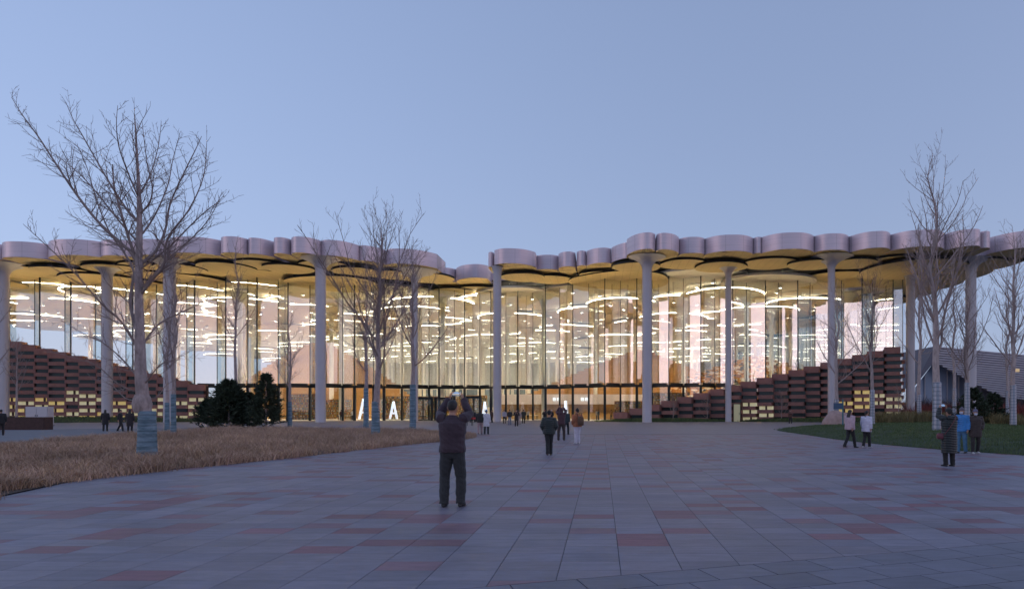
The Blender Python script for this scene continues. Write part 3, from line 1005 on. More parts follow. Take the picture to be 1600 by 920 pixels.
def letter(i_line, u, h, label, z0=0.25):
    a, b_ = LINE[i_line][0], LINE[i_line + 1][0]
    c = a + (b_ - a) * u
    d = (b_ - a).normalized(); n = Vector((d.y, -d.x, 0))
    if n.y > 0:
        n = -n
    t = empty('letter_sign', tuple(c + n * 0.06), math.atan2(d.y, d.x))
    tag(t, label, 'letter sign', 'lit letters on the entrance glass')
    w, k = h * 0.6, h * 0.115
    for (x0, x1) in ((-w / 2, 0), (w / 2, 0)):
        s_ = 1 if x0 < 0 else -1
        m_ = MB()
        poly = [(x0, z0), (x0 + s_ * k, z0), (s_ * k * 0.55, z0 + h), (-s_ * k * 0.5, z0 + h)]
        V = [(x, -0.1, z) for x, z in poly] + [(x, 0.0, z) for x, z in poly]
        m_.v = V
        for q in ((0, 1, 2, 3), (7, 6, 5, 4), (0, 4, 5, 1), (1, 5, 6, 2), (2, 6, 7, 3), (3, 7, 4, 0)):
            m_.face(q)
        m_.build('stroke', M_WHITE, t)
    m_ = MB(); m_.box(-w * 0.27, w * 0.27, -0.085, -0.012, z0 + h * 0.28, z0 + h * 0.28 + k * 0.8); m_.build('crossbar', M_WHITE, t)
def line_index(px):
    best, bi = 1e9, 0
    for i in range(len(LINE) - 1):
        mm = (LINE[i][0] + LINE[i + 1][0]) / 2
        q = abs(CX + mm.x / mm.y * FPX - px)
        if q < best:
            best, bi = q, i
    return bi
for px, u, h, lab in ((566, 0.45, 3.2, 'large glowing white letter A on the glass beside the twin wrapped trees'), (612, 0.5, 2.8, 'glowing white letter A on the glass just past the larger twin tree'),
                      (760, 0.5, 2.8, 'glowing white letter A on the glass left of the slim column'), (888, 0.5, 2.9, 'glowing white letter A on the glass between the photographer and the orange jacket')):
    letter(line_index(px), u, h, lab)

# ------------------------------------------------------------------ stepped walls of stacked terracotta boxes
def block_wall(name, label, stacks, Yf, theta, a, d, lit):
    t = empty(name, (wx(stacks[0][0], Yf), Yf, 0))
    tag(t, label, 'block wall')
    inv = Matrix.Translation((-t.location.x, -Yf, 0))
    rr = random.Random(len(stacks))
    def put(nm, b, ms):
        o = b.build(nm, ms, t)
        o.matrix_parent_inverse = inv
        return o
    for k, (px, top) in enumerate(stacks):
        x = wx(px, Yf)
        Y = Yf + (0.0 if k % 2 else 0.35)
        b = MB(); b.box(x - 1.1, x + 1.1, Y + 0.75, Y + 1.7, -0.02, max(0.2, top - 0.25), rot=theta * 0.5); put('core', b, M_CORE)
        b = MB(); b.box(x - a / 2, x + a / 2, Y - 0.05, Y + d, top - 0.95, top, rot=theta); put('block', b, M_BLOCK)
        z = top - 0.95
        j = 0
        while z > 0.55:
            z0, z1 = z - 0.52, z
            kind = lit(k, z0, rr)
            b = MB(); b.box(x - a * 0.46, x + a * 0.46, Y + 0.28, Y + 0.5, z0 + 0.003, z1 - 0.003, rot=theta * 0.6)
            put('window', b, (M_SLOT, M_SLOTLIT, M_SLOTPALE)[kind])
            if kind:
                b = MB(); mx0 = x + rr.uniform(-0.25, 0.25); b.box(mx0 - 0.13, mx0 + 0.13, Y + 0.2, Y + 0.4, z0 + 0.001, z1 - 0.001, rot=theta * 0.6); put('mullion', b, M_CORE)
            b = MB(); off = rr.uniform(-0.12, 0.12)
            b.box(x - a / 2 + off, x + a / 2 + off, Y - rr.uniform(0, 0.12), Y + d, max(-0.02, z0 - 0.54), z0, rot=theta + rr.uniform(-0.02, 0.02)); put('block', b, M_BLOCK)
            z = z0 - 0.54
            j += 1
    return t
def lit_right(k, z, rr):
    if (k in (8, 9) and z < 2.4) or (k >= 16 and z < 4.0 and rr.random() < 0.85):
        return 2
    if k in (14, 15) and 1.0 < z < 4.0 and rr.random() < 0.8:
        return 1
    return 0
block_wall('stone_block_wall', 'stepped wall of reddish terracotta boxes climbing to the tall corner by the lawn',
           [(961 + 12.5 + 25 * k, 1.35 + 0.557 * k) for k in range(18)], 99.3, R(-24), 2.2, 1.95, lit_right)
def lit_left(k, z, rr):
    if z < 3.4 and rr.random() < 0.92:
        return 1 if rr.random() < 0.5 else 2
    if rr.random() < 0.06:
        return 2
    return 0
block_wall('stone_block_wall', 'stepped wall of reddish terracotta boxes with lit slots behind the service road',
           [(-34 + 24 * k, 12.9 - 0.53 * k) for k in range(15)], 101.0, R(15), 2.3, 1.6, lit_left)
t = empty('service_door', (wx(1151.5, 97.6), 97.6, 0)); tag(t, 'narrow pale lit door in the block wall right of the thinnest column', 'door')
q = MB(); q.box(-0.45, 0.45, 0.0, 0.06, 0.03, 2.5); lf = q.build('door_leaf', mat('pale_door', (0.62, 0.58, 0.34), 0.5, emit=0.10), t)
q = MB(); q.box(0.3, 0.34, -0.06, -0.002, 1.0, 1.3); q.build('handle', M_STEEL, lf)
for sx in (-1, 1):
    q = MB(); q.box(sx * 0.53 - 0.07, sx * 0.53 + 0.07, -0.04, 0.3, 0, 2.62); q.build('jamb', M_CORE, t)
q = MB(); q.box(-0.459, 0.459, -0.04, 0.3, 2.505, 2.62); q.build('lintel', M_CORE, t)
# the end of the tall wall turns the corner and steps back
t = MB()
b = empty('corner_wall', (44.6, 104, 0)); tag(b, 'receding return of stacked terracotta boxes beside the lone end column', 'block wall')
for j in range(9):
    z = 10.2 - j * 1.06
    q = MB(); q.box(-0.9, 0.55 + 0.2 * (j % 2), -2.0, 4.0, z - 0.54, z); q.build('block', M_BLOCK, b)
    q = MB(); q.box(-0.7, 0.05, -1.8, 3.9, z - 1.055, z - 0.545); q.build('window', M_SLOT, b)
q = MB(); q.box(-0.8, -0.1, -1.5, 3.8, 0, 10.0); q.build('core', M_CORE, b)
# unseen uplights added to brighten the soffit: dark housings open at the top
M_UP = mat('added_uplight_tube', (1.0, 0.76, 0.42), 0.5, emit=180.0)
def added_uplight(p, q, z, name='added_uplight'):
    d = (q - p).normalized(); n = Vector((d.y, -d.x, 0))
    if n.y > 0:
        n = -n
    o = n * 0.03
    b = MB(); b.prism([p + o, q + o, q + o + n * 0.26, p + o + n * 0.26], z - 0.16, z)
    b.prism([p + o, q + o, q + o + n * 0.03, p + o + n * 0.03], z + 0.001, z + 0.12)
    b.prism([p + o + n * 0.23, q + o + n * 0.23, q + o + n * 0.26, p + o + n * 0.26], z + 0.001, z + 0.12)
    for e_, g_ in ((p, (q - p).normalized()), (q, (p - q).normalized())):
        b.prism([e_ + o + n * 0.031, e_ + o + n * 0.229, e_ + o + n * 0.229 + g_ * 0.03, e_ + o + n * 0.031 + g_ * 0.03][::1], z + 0.001, z + 0.119)
    L(b.build(name, M_STEEL))
    U = Vector((0, 0, z + 0.012))
    b = MB(); b.quad([p + o + n * 0.05 + U, q + o + n * 0.05 + U, q + o + n * 0.21 + U, p + o + n * 0.21 + U])
    L(b.build('added_uplight_tube', M_UP))
for i in range(0, len(LINE) - 1):
    a, b_ = LINE[i][0], LINE[i + 1][0]
    px = CX + (a.x + b_.x) / (a.y + b_.y) * FPX
    z = TR1 + 0.162
    if px < 300:
        z = max(z, 12.9 - 0.53 * ((px + 34) / 24) - 0.5)
    if px > 1150:
        z = 1.35 + 0.557 * ((px - 961) / 25) - 0.4
    if px < 1390 and (px < 1170 or i % 2 == 0):
        added_uplight(a.lerp(b_, 0.12), a.lerp(b_, 0.88), z)

# ------------------------------------------------------------------ trees
class Tree:
    def __init__(self, seed, twig_r, upward=0.10, wob=0.10):
        self.r = random.Random(seed)
        self.trunk, self.crown = MB(), MB()
        self.twig_r, self.up, self.wob, self.k = twig_r, upward, wob, 1.0
    def rv(self):
        r = self.r
        return Vector((r.gauss(0, 1), r.gauss(0, 1), r.gauss(0, 1)))
    def spurs(self, pts, rads, step, length, level, up=None):
        """side branches along a polyline"""
        r = self.r
        acc = r.uniform(0, step)
        for i in range(len(pts) - 1):
            a, b = pts[i], pts[i + 1]
            seg = (b - a)
            L_ = seg.length
            if L_ < 1e-6:
                continue
            d = seg / L_
            while acc < L_:
                f = (i + acc / L_) / (len(pts) - 1)
                p = a + d * acc
                side = self.rv()
                side = (side - d * side.dot(d))
                side.normalize()
                ang = r.uniform(0.55, 1.05)
                nd = (d * math.cos(ang) + side * math.sin(ang) + Vector((0, 0, 0.18))).normalized()
                ll = length * r.uniform(0.45, 1.15) * (1.15 - 0.75 * f)
                rr = min(lerp(rads[i], rads[i + 1], acc / L_) * 0.55, self.twig_r * (2.6 if level > 1 else 1.5))
                self.branch(p, nd, ll, max(rr, self.twig_r), level - 1)
                acc += step * r.uniform(0.6, 1.5)
            acc -= L_
    def branch(self, p, d, length, rad, level):
        r = self.r
        n = max(3, min(8, int(length / 0.35) + 2))
        pts, rads = [p.copy()], [rad]
        tip = max(self.twig_r * 0.55, rad * 0.25)
        for i in range(n):
            d = (d + Vector((0, 0, self.up)) + self.rv() * self.wob).normalized()
            p = p + d * (length / n)
            pts.append(p.copy())
            rads.append(lerp(rad, tip, (i + 1) / n))
        self.crown.tube(pts, rads, 6 if rad > 0.05 else (4 if rad > 0.015 else 3), cap=False)
        if level == 2:
            self.spurs(pts, rads, 0.34 * self.k, length * 0.42, 2)
        elif level == 1:
            self.spurs(pts, rads, 0.15 * self.k, length * 0.5, 1)
        elif level == 3:
            self.spurs(pts, rads, 0.42, length * 0.40, 3)
    def limb(self, pts, r0, r1, step=0.38, length=1.4, level=2):
        n = len(pts)
        rads = [lerp(r0, r1, i / (n - 1)) for i in range(n)]
        self.crown.tube(pts, rads, 7, cap=False)
        self.spurs(pts, rads, step, length, level)

def catmull(pts, n=4):
    out = []
    P_ = [pts[0]] + list(pts) + [pts[-1]]
    for i in range(1, len(P_) - 2):
        p0, p1, p2, p3 = P_[i - 1], P_[i], P_[i + 1], P_[i + 2]
        for s_ in range(n):
            t = s_ / n
            out.append(0.5 * ((2 * p1) + (p2 - p0) * t + (2 * p0 - 5 * p1 + 4 * p2 - p3) * t * t + (3 * p1 - p0 - 3 * p2 + p3) * t ** 3))
    out.append(P_[-2])
    return out

def finish_tree(T, name, label, base, wrap_h, wrap_r, bark, twig, wrapmat, group=None, hb_=0.0):
    t = empty(name, tuple(base))
    tag(t, label, 'tree', group)
    inv = Matrix.Translation((-base[0], -base[1], -base[2]))
    for nm, mb_, ms in (('trunk', T.trunk, bark), ('crown', T.crown, twig)):
        if mb_.v:
            o = mb_.build(nm, ms, t, smooth=True)
            o.matrix_parent_inverse = inv
    if wrap_h:
        b = MB()
        prof = []
        n = 26
        for k in range(n + 1):
            z = wrap_h * k / n
            u = k / n
            rr = wrap_r * (1.13 - 0.14 * u - 0.06 * min(1, u * 3)) + (0.014 * wrap_r / 0.25 if k % 2 else 0)
            prof.append((rr, z + (0.0)))
        prof += [(wrap_r * 0.9, wrap_h + 0.03)]
        b.lathe(prof, 0, 0, 18)
        for i, v in enumerate(b.v):           # ragged cloth
            q = 1 + 0.035 * mnoise.noise(Vector((v[0] * 5, v[1] * 5, v[2] * 3 + base[0])))
            b.v[i] = (v[0] * q, v[1] * q, v[2])
        b.build('trunk_wrap', wrapmat, t, smooth=True)
    return t

def auto_tree(name, label, px, py, top_py, r0, seed, n_limb, first, spread, twig_r, bark=M_BARK, twig=M_TWIG, wrap=(1.6, M_WRAP), lean=(0, 0), group=None, z0=0.0, elev=(0.7, 1.05), Y=None, twist=0.06, level=2):
    g_ = gp(px, py)
    if Y:
        g_ = Vector((wx(px, Y), Y, 0))
    base = Vector((g_.x, g_.y, z0))
    H = wz(top_py, base.y) - z0
    r0 *= 0.8
    T = Tree(seed, twig_r * 0.85)
    T.k = 1.55
    H *= 0.93
    r = T.r
    n = 12
    pts, rads = [], []
    for i in range(n + 1):
        u = i / n
        wob = Vector((r.gauss(0, twist), r.gauss(0, twist), 0)) * (u * H * 0.16)
        pts.append(base + Vector((lean[0] * u * H + wob.x, lean[1] * u * H + wob.y, u * H)))
        rads.append(max(twig_r, r0 * (1 - u) ** 0.85 * (1.0 if u > 0.02 else 1.15)))
    T.trunk.tube(catmull(pts, 2), [interp(i / (2 * n), [(k / n, rads[k]) for k in range(n + 1)]) for i in range(2 * n + 1)], 10)
    az = r.uniform(0, 6.28)
    for k in range(n_limb):
        u = lerp(first, 0.94, ((k + 0.3) / n_limb) ** 0.95)
        i = min(n - 1, int(u * n)); f = u * n - i
        p = pts[i].lerp(pts[i + 1], f)
        az += 2.4 + r.uniform(-0.4, 0.4)
        el = r.uniform(*elev) + 0.25 * (u - first)
        d = Vector((math.cos(az) * math.cos(el), math.sin(az) * math.cos(el), math.sin(el)))
        ll = spread * (1.0 - 0.72 * (u - first) / (1 - first)) * r.uniform(0.75, 1.2)
        T.branch(p - d * 0.02, d, ll, max(twig_r * 1.5, lerp(rads[i], rads[i + 1], f) * 0.42), level)
    # top shoot
    T.spurs(pts[n // 2:], rads[n // 2:], 0.35, spread * 0.28, 2)
    return finish_tree(T, name, label, base, wrap[0] if wrap else 0, r0 * 1.06, bark, twig, wrap[1] if wrap else None, group)

# the big ginkgo in the grass bed, its main limbs followed one by one
YB = 21.8
base = Vector((wx(230, YB), YB, 0.1))
T = Tree(3, 0.0065, upward=0.05, wob=0.11)
def tp(lst, dys):
    return catmull([Vector((wx(px, YB + dy), YB + dy, wz(py, YB + dy))) for (px, py), dy in zip(lst, dys)], 4)
tr = tp([(231, 716), (229, 690), (227, 650), (221, 600), (219, 550), (218, 500), (216.5, 450), (217, 405), (218, 350), (217, 300), (214, 245), (212, 205), (210, 178)], [0] * 13)
trr = [interp(i / (len(tr) - 1), [(0, 0.265), (0.12, 0.215), (0.3, 0.165), (0.45, 0.125), (0.6, 0.10), (0.8, 0.045), (1, 0.010)]) for i in range(len(tr))]
T.trunk.tube(tr, trr, 14)
q_ = Vector((wx(222, YB), YB, wz(628, YB)))             # burr below the first forks
T.trunk.lathe([(0.20, q_.z - 0.35), (0.27, q_.z - 0.2), (0.285, q_.z - 0.05), (0.25, q_.z + 0.12), (0.19, q_.z + 0.25)], q_.x, q_.y, 14, cap=False)
T.spurs(tr[30:], trr[30:], 0.22, 1.5, 2)
T.spurs(tr[12:30], trr[12:30], 0.5, 0.9, 1)
LIMBS = [
    ([(217, 412), (203, 392), (190, 381), (152, 345), (119, 303), (86, 254), (60, 214), (35, 180), (18, 152)], 0.095, 0.010, 1.3, -0.3),
    ([(217, 348), (200, 330), (175, 292), (155, 258), (130, 214), (114, 186), (103, 160)], 0.065, 0.009, 1.2, 1.5),
    ([(210, 398), (198, 362), (184, 314), (178, 290), (176, 257)], 0.07, 0.022, 0.9, -0.8),
    ([(218, 414), (230, 404), (244, 391), (258, 360), (266, 318), (289, 267), (305, 235), (315, 213)], 0.085, 0.009, 1.2, 0.7),
    ([(219, 334), (234, 316), (238, 292), (231, 262), (226, 225), (222, 190)], 0.045, 0.008, 1.0, -0.9),
    ([(222, 458), (240, 435), (256, 414), (262, 372), (295, 328), (318, 276), (323, 224)], 0.075, 0.009, 1.2, -1.4),
    ([(214, 520), (203, 470), (209, 425), (196, 398), (170, 360), (150, 310), (136, 262), (120, 225)], 0.075, 0.009, 1.1, 1.9),
    ([(213, 540), (190, 503), (160, 476), (122, 432), (90, 400), (60, 372), (36, 350)], 0.06, 0.008, 1.1, -1.6),
    ([(222, 540), (250, 505), (298, 481), (325, 466), (345, 452)], 0.05, 0.008, 0.9, 1.3),
    ([(216, 590), (190, 560), (160, 535), (128, 520), (96, 500)], 0.045, 0.007, 0.9, 1.0),
    ([(212, 612), (185, 600), (150, 570), (118, 560), (70, 545)], 0.035, 0.006, 0.7, -1.2),
    ([(226, 600), (250, 570), (275, 560), (305, 545)], 0.04, 0.007, 0.8, -1.0),
    ([(214, 625), (196, 622), (172, 600), (140, 592)], 0.03, 0.006, 0.6, 0.5),
    ([(228, 625), (245, 620), (262, 600), (290, 585)], 0.03, 0.006, 0.6, 0.4),
    ([(217, 372), (240, 340), (262, 290), (270, 250), (282, 205)], 0.05, 0.008, 1.1, 2.2),
    ([(217, 380), (190, 350), (150, 300), (122, 270), (84, 240), (62, 226)], 0.05, 0.008, 1.0, 2.4),
    ([(222, 450), (262, 405), (300, 372), (328, 340), (347, 300)], 0.055, 0.008, 1.1, 1.2),
    ([(220, 420), (262, 388), (300, 350), (332, 322), (350, 318)], 0.045, 0.007, 1.0, -2.0),
    ([(217, 310), (200, 270), (186, 230), (182, 195), (184, 165)], 0.04, 0.008, 0.9, -1.5),
    ([(217, 305), (236, 270), (248, 225), (252, 190)], 0.035, 0.008, 0.9, 1.6),
]
for lst, r0, r1, ln, dy in LIMBS:
    n = len(lst)
    T.limb(tp(lst, [dy * min(1, 1.4 * i / (n - 1)) for i in range(n)]), r0 * 0.64, r1 * 0.75, 0.19, ln * 1.3, 2)
finish_tree(T, 'ginkgo_tree', 'big bare tree with blue grey wrapped trunk, nearest in the dry grass bed', base, 1.45, 0.262, M_BARK, M_TWIG, M_WRAP)

BED_TREES = 'bare trees in the dry grass bed'
auto_tree('ginkgo_tree', 'slender bare tree rising close behind the big tree, wrapped in pale blue', 271, 680.5, 335, 0.18, 11, 13, 0.30, 4.2, 0.011, group=BED_TREES, wrap=(2.6, M_WRAP))
auto_tree('ginkgo_tree', 'thin pale bare tree farther behind the big tree beside the road', 261, 672.5, 400, 0.2, 12, 9, 0.35, 3.4, 0.013, bark=M_BARKP, group=BED_TREES, wrap=(2.2, M_WRAP))
auto_tree('ginkgo_tree', 'slim upright bare tree in front of the dark evergreen', 368, 667, 345, 0.23, 13, 16, 0.42, 4.2, 0.013, group=BED_TREES, wrap=(3.6, M_WRAP), elev=(0.85, 1.15))
auto_tree('ginkgo_tree', 'small bare tree right of the evergreens, before the thick column', 453, 667, 470, 0.22, 14, 11, 0.30, 4.6, 0.013, group=BED_TREES, wrap=(2.4, M_WRAP), elev=(0.5, 0.85))
auto_tree('ginkgo_tree', 'large bare tree with silvery wrapped foot in the middle of the bed', 587, 683.5, 316, 0.27, 15, 20, 0.28, 7.6, 0.010, group=BED_TREES, wrap=(2.1, M_WRAP), elev=(0.55, 1.05), lean=(0.025, 0))
auto_tree('ginkgo_tree', 'thinner bare tree just left of the large one in the bed', 572, 668.5, 400, 0.26, 16, 11, 0.33, 4.4, 0.013, group=BED_TREES, wrap=(3.6, M_WRAP))
auto_tree('ginkgo_tree', 'bare tree with dark blue wrap right of the large one, nearest the raised phone', 645, 673, 352, 0.27, 17, 14, 0.32, 5.6, 0.012, group=BED_TREES, wrap=(3.6, M_WRAP))
auto_tree('ginkgo_tree', 'bare tree cut by the picture edge beside the corten planter', -8, 668, 420, 0.25, 18, 12, 0.25, 5.0, 0.013, group=BED_TREES, wrap=None)
auto_tree('ginkgo_tree', 'thin bare sapling standing before the lit slots of the block wall', 26, 661, 520, 0.2, 19, 10, 0.35, 4.6, 0.018, group=BED_TREES, wrap=None)

LAWN_TREES = 'bare trees on the lawn'
auto_tree('ginkgo_tree', 'tallest bare tree on the lawn, foil wrapped, behind the woman in the long coat', 1464, 684, 206, 0.29, 31, 26, 0.26, 6.6, 0.010, bark=M_BARKP, twig=M_TWIGP, group=LAWN_TREES, wrap=(2.9, M_FOIL), elev=(0.6, 1.08), lean=(-0.012, 0), z0=0.3)
auto_tree('ginkgo_tree', 'thin pale bare tree left of the tallest lawn tree', 1436, 665, 330, 0.26, 32, 15, 0.28, 5.6, 0.014, bark=M_BARKP, twig=M_TWIGP, group=LAWN_TREES, wrap=(2.8, M_FOIL), z0=0.4)
auto_tree('ginkgo_tree', 'thin bare tree between the tallest lawn tree and the round end column', 1491, 664, 380, 0.24, 33, 12, 0.3, 4.8, 0.014, bark=M_BARKP, twig=M_TWIGP, group=LAWN_TREES, wrap=(3.6, M_FOIL), z0=0.4)
auto_tree('vase_tree', 'spreading bare tree with forked dark limbs in front of the end column', 1511, 672, 430, 0.25, 34, 13, 0.30, 6.2, 0.013, group=LAWN_TREES, wrap=(3.4, M_FOIL), elev=(0.75, 1.05), z0=0.4)
auto_tree('ginkgo_tree', 'bare tree with banded foil wrap near the picture edge on the lawn', 1583, 672, 328, 0.27, 35, 18, 0.27, 6.0, 0.013, bark=M_BARKP, twig=M_TWIGP, group=LAWN_TREES, wrap=(3.2, M_FOIL), z0=0.4)
auto_tree('ginkgo_tree', 'thin bare tree close behind the one with the banded foil wrap', 1574, 663, 400, 0.22, 36, 12, 0.3, 4.8, 0.015, bark=M_BARKP, twig=M_TWIGP, group=LAWN_TREES, wrap=(3.4, M_FOIL), z0=0.4)
auto_tree('ginkgo_tree', 'pale bare tree with drooping lower limbs beside the boulder', 1307, 668, 420, 0.25, 37, 12, 0.26, 5.6, 0.013, bark=M_BARKP, twig=M_TWIGP, group=LAWN_TREES, wrap=(2.4, M_FOIL), elev=(0.35, 0.9), z0=0.2)
auto_tree('vase_tree', 'bare vase shaped tree with white banded trunk beside the two walking women', 1363, 671, 415, 0.22, 38, 12, 0.34, 7.2, 0.013, group=LAWN_TREES, wrap=(3.1, M_FOIL), elev=(0.95, 1.2), z0=0.2)
for k, (px, lab) in enumerate(((1052, 'small bare shrub on the verge just right of the thick column'), (1105, 'small bare shrub on the verge left of the thinnest column'), (1221, 'small bare shrub before the block wall near the lone walker'))):
    auto_tree('bare_shrub', lab, px, 658.5, 612 if k < 2 else 608, 0.07, 50 + k, 13, 0.12, 2.6, 0.017, group='bare shrubs along the block wall', wrap=None, elev=(0.5, 1.0), level=1)
auto_tree('bare_shrub', 'low bare shrub with spreading twigs beside the tan end column', 1404, 660, 606, 0.09, 55, 14, 0.15, 3.4, 0.015, group='bare shrubs along the block wall', wrap=None, elev=(0.4, 1.0), level=1)

# evergreens: a trunk and whorls of needle sprays
def conifer(label, px, Y, h, rad, seed, z0=0.0, dens=1.0, name='evergreen_tree'):
    r = np.random.RandomState(seed)
    base = (wx(px, Y), Y, z0)
    t = empty(name, base); tag(t, label, 'evergreen')
    b = MB(); b.tube([(0, 0, -0.05), (0, 0, h * 0.95)], [0.12, 0.02], 7); b.build('trunk', M_BARK, t)
    V, F, Tn = [], [], []
    for k in range(int(260 * dens)):
        u = r.rand() ** 0.8
        z = h * (0.06 + 0.94 * u)
        R0 = rad * (1 - u) ** 0.62 * (0.8 + 0.35 * mnoise.noise(Vector((u * 5, k * 0.05, seed)))) + 0.08
        a = r.uniform(0, 6.28)
        d = Vector((math.cos(a), math.sin(a), r.uniform(0.1, 0.65))).normalized()
        L_ = R0 * r.uniform(0.7, 1.15)
        side = d.cross(Vector((0, 0, 1))).normalized()
        for q in range(26):
            f = r.uniform(0.3, 1.0)
            p = Vector((0, 0, z - 0.2 * L_)) + d * (L_ * f)
            dd = (d * 0.7 + side * r.normal(0, 0.6) + Vector((0, 0, r.normal(0.1, 0.5)))).normalized()
            ln = r.uniform(0.12, 0.30) * (rad / 1.6)
            w = dd.cross(Vector((r.normal(), r.normal(), r.normal()))).normalized() * (0.028 * rad / 1.6 + 0.01)
            k0 = len(V)
            V += [tuple(p - w), tuple(p + w), tuple(p + dd * ln)]
            F.append((k0, k0 + 1, k0 + 2))
            g_ = r.uniform(0.5, 1.5)
            Tn.append((g_ * 1.05, g_, g_ * 0.95))
    m_ = MB(); m_.v, m_.f, m_.t, m_.m = V, F, Tn, [0] * len(F)
    m_.build('crown', M_CONIFER, t)
conifer('dark bushy evergreen behind the slim wrapped tree at the back of the bed', 358, 64, 4.3, 3.0, 1, dens=1.5)
conifer('dark rounded evergreen with pointed top left of the small bare tree', 416, 62.5, 4.9, 2.1, 2, dens=1.3)
conifer('lower dark evergreen filling the gap between the two taller ones', 388, 65.5, 3.2, 2.2, 3)
conifer('low dark evergreen at the road end of the planting', 326, 66, 2.6, 2.2, 4)
conifer('small dark pine beyond the lawn behind the couple in blue and brown', 1520, 62, 3.6, 2.2, 5, dens=0.8, name='pine_tree')
conifer('small dark pine beyond the lawn right of the couple', 1552, 66, 3.2, 2.0, 6, dens=0.8, name='pine_tree')

# reeds on the lawn and the red twig hedge behind
def strip(pts_):
    return smooth_poly([tuple(gp(*p)[:2]) for p in pts_], 3)
R1 = strip([(1368, 668), (1440, 668), (1470, 666.5), (1470, 663), (1368, 662.5)])
blades('reed_bed', 'tall tan ornamental grass on the lawn left of the tallest tree', 'ornamental grass', R1, hl, 520, 0.95, 0.02, 0.45, M_REED, dry_col, 41, tuft=12, spread=0.16)
R2 = strip([(1530, 669), (1590, 669.5), (1600, 666), (1590, 663), (1530, 663)])
blades('reed_bed', 'tall tan ornamental grass on the lawn right of the couple', 'ornamental grass', R2, hl, 380, 0.9, 0.02, 0.45, M_REED, dry_col, 42, tuft=12, spread=0.16)
R3 = [(wx(1415, 98), 98), (wx(1660, 98), 98), (wx(1660, 104), 104), (wx(1415, 104), 104)]
blades('red_twig_hedge', 'dark red bare twig hedge along the far side of the lawn', 'hedge', R3, lambda x, y: 0.0, 1500, 2.3, 0.03, 0.25, M_REDTWIG, dry_col, 43, tuft=8, spread=0.3)
R4 = [(wx(1100, 160), 160), (wx(1760, 160), 160), (wx(1760, 175), 175), (wx(1100, 175), 175)]
blades('far_shrubs', 'distant dark bare shrubs below the slatted theatre roof', 'shrubs', R4, lambda x, y: 0.0, 1600, 4.2, 0.06, 0.35, mat('far_shrub', (0.07, 0.055, 0.06), 0.9, attr=True), dry_col, 44, tuft=8, spread=0.7)

# boulder and post
b = MB()
prof = [(0.05, 1.52), (0.5, 1.48), (0.86, 1.2), (1.06, 0.75), (1.14, 0.3), (1.15, -0.05)]
b.lathe(list(reversed(prof)), 0, 0, 22)
for i, v in enumerate(b.v):
    q = 1 + 0.16 * mnoise.noise(Vector((v[0] * 1.1, v[1] * 1.1, v[2] * 1.3)))
    b.v[i] = (v[0] * q * 1.12, v[1] * q * 0.8, v[2] * q)
o = b.build('boulder', M_STONE, smooth=True)
o.location = gp(1307, 669.5) + Vector((0, 0, 0.0))
tag(o, 'rounded pinkish boulder at the tip of the lawn', 'boulder')
t = empty('sign_post', gp(1317, 672)); tag(t, 'thin teal post standing beside the boulder', 'post')
b = MB(); b.tube([(0, 0, 0), (0, 0, 2.5)], [0.06, 0.06], 8); b.build('pole', mat('teal_paint', (0.03, 0.16, 0.20), 0.5), t)
b = MB(); b.box(-0.75, -0.065, -0.03, 0.03, 1.7, 2.2); b.build('panel', mat('teal_panel', (0.05, 0.10, 0.18), 0.5), t)

# corten planter on the left with a white cabinet behind
t = empty('planter', gp(36, 671)); tag(t, 'long rusty brown steel planter at the edge of the service road', 'planter')
b = MB()
b.box(-2.1, 2.1, -0.5, -0.45, 0, 1.05); b.box(-2.1, 2.1, 0.45, 0.5, 0, 1.05); b.box(-2.1, -2.05, -0.449, 0.449, 0, 1.05); b.box(2.05, 2.1, -0.449, 0.449, 0, 1.05)
b.build('box', M_CORTEN, t)
b = MB(); b.box(-2.04, 2.04, -0.44, 0.44, 0.5, 0.95); b.build('soil', M_DRYSOIL, t)
t = empty('utility_cabinet', gp(62, 665)); tag(t, 'pale grey utility cabinet standing behind the rusty planter', 'cabinet')
b = MB(); b.box(-1.15, 1.15, -0.4, 0.4, 0.1, 2.0); b.build('body', mat('cabinet_paint', (0.50, 0.47, 0.48), 0.5, var=0.05), t)
for sx in (-1, 1):
    b = MB(); b.box(0.03 * sx if sx > 0 else -1.1, 1.1 if sx > 0 else -0.03, -0.425, -0.402, 0.18, 1.92); dd = b.build('door', mat('cabinet_door', (0.53, 0.50, 0.51), 0.5), t)
    b = MB(); b.box(0.1 * sx - 0.03, 0.1 * sx + 0.03, -0.45, -0.427, 1.0, 1.15); b.build('handle', M_STEEL, dd)
b = MB(); b.box(-1.2, 1.2, -0.45, 0.45, -0.02, 0.099); b.build('plinth', M_PATH, t)

# theatre far off on the right: folded slatted roof over a glazed gable
YT = 230
t = empty('theatre_building', (wx(1520, YT), YT, 0))
tag(t, 'distant theatre with a sloping slatted grey roof beyond the lawn trees', 'theatre')
def T3(px, py, dy=0):
    return (wx(px, YT + dy) - t.location.x, dy, wz(py, YT + dy))
b = MB()
A_, B_, D_ = Vector(T3(1427, 606)), Vector(T3(1460, 541)), Vector(T3(1720, 566))
E_, F_, G_ = Vector(T3(1459, 566, -2)), Vector(T3(1560, 620, -14)), Vector(T3(1720, 641, -30))
ns = 20
rows = []
for k in range(ns + 1):
    u = k / ns
    l = B_.lerp(E_, u / 0.34) if u < 0.34 else E_.lerp(F_, (u - 0.34) / 0.66)
    rows.append((l, D_.lerp(G_, u)))
for k in range(ns):
    b.quad([rows[k + 1][0], rows[k + 1][1], rows[k][1], rows[k][0]])
b.quad([A_, E_, B_])
back = Vector((0, 60, 0))
b.quad([B_, D_, D_ + back, B_ + back]); b.quad([A_, B_, B_ + back, A_ + back])
b.build('roof', M_THEATRED, t)
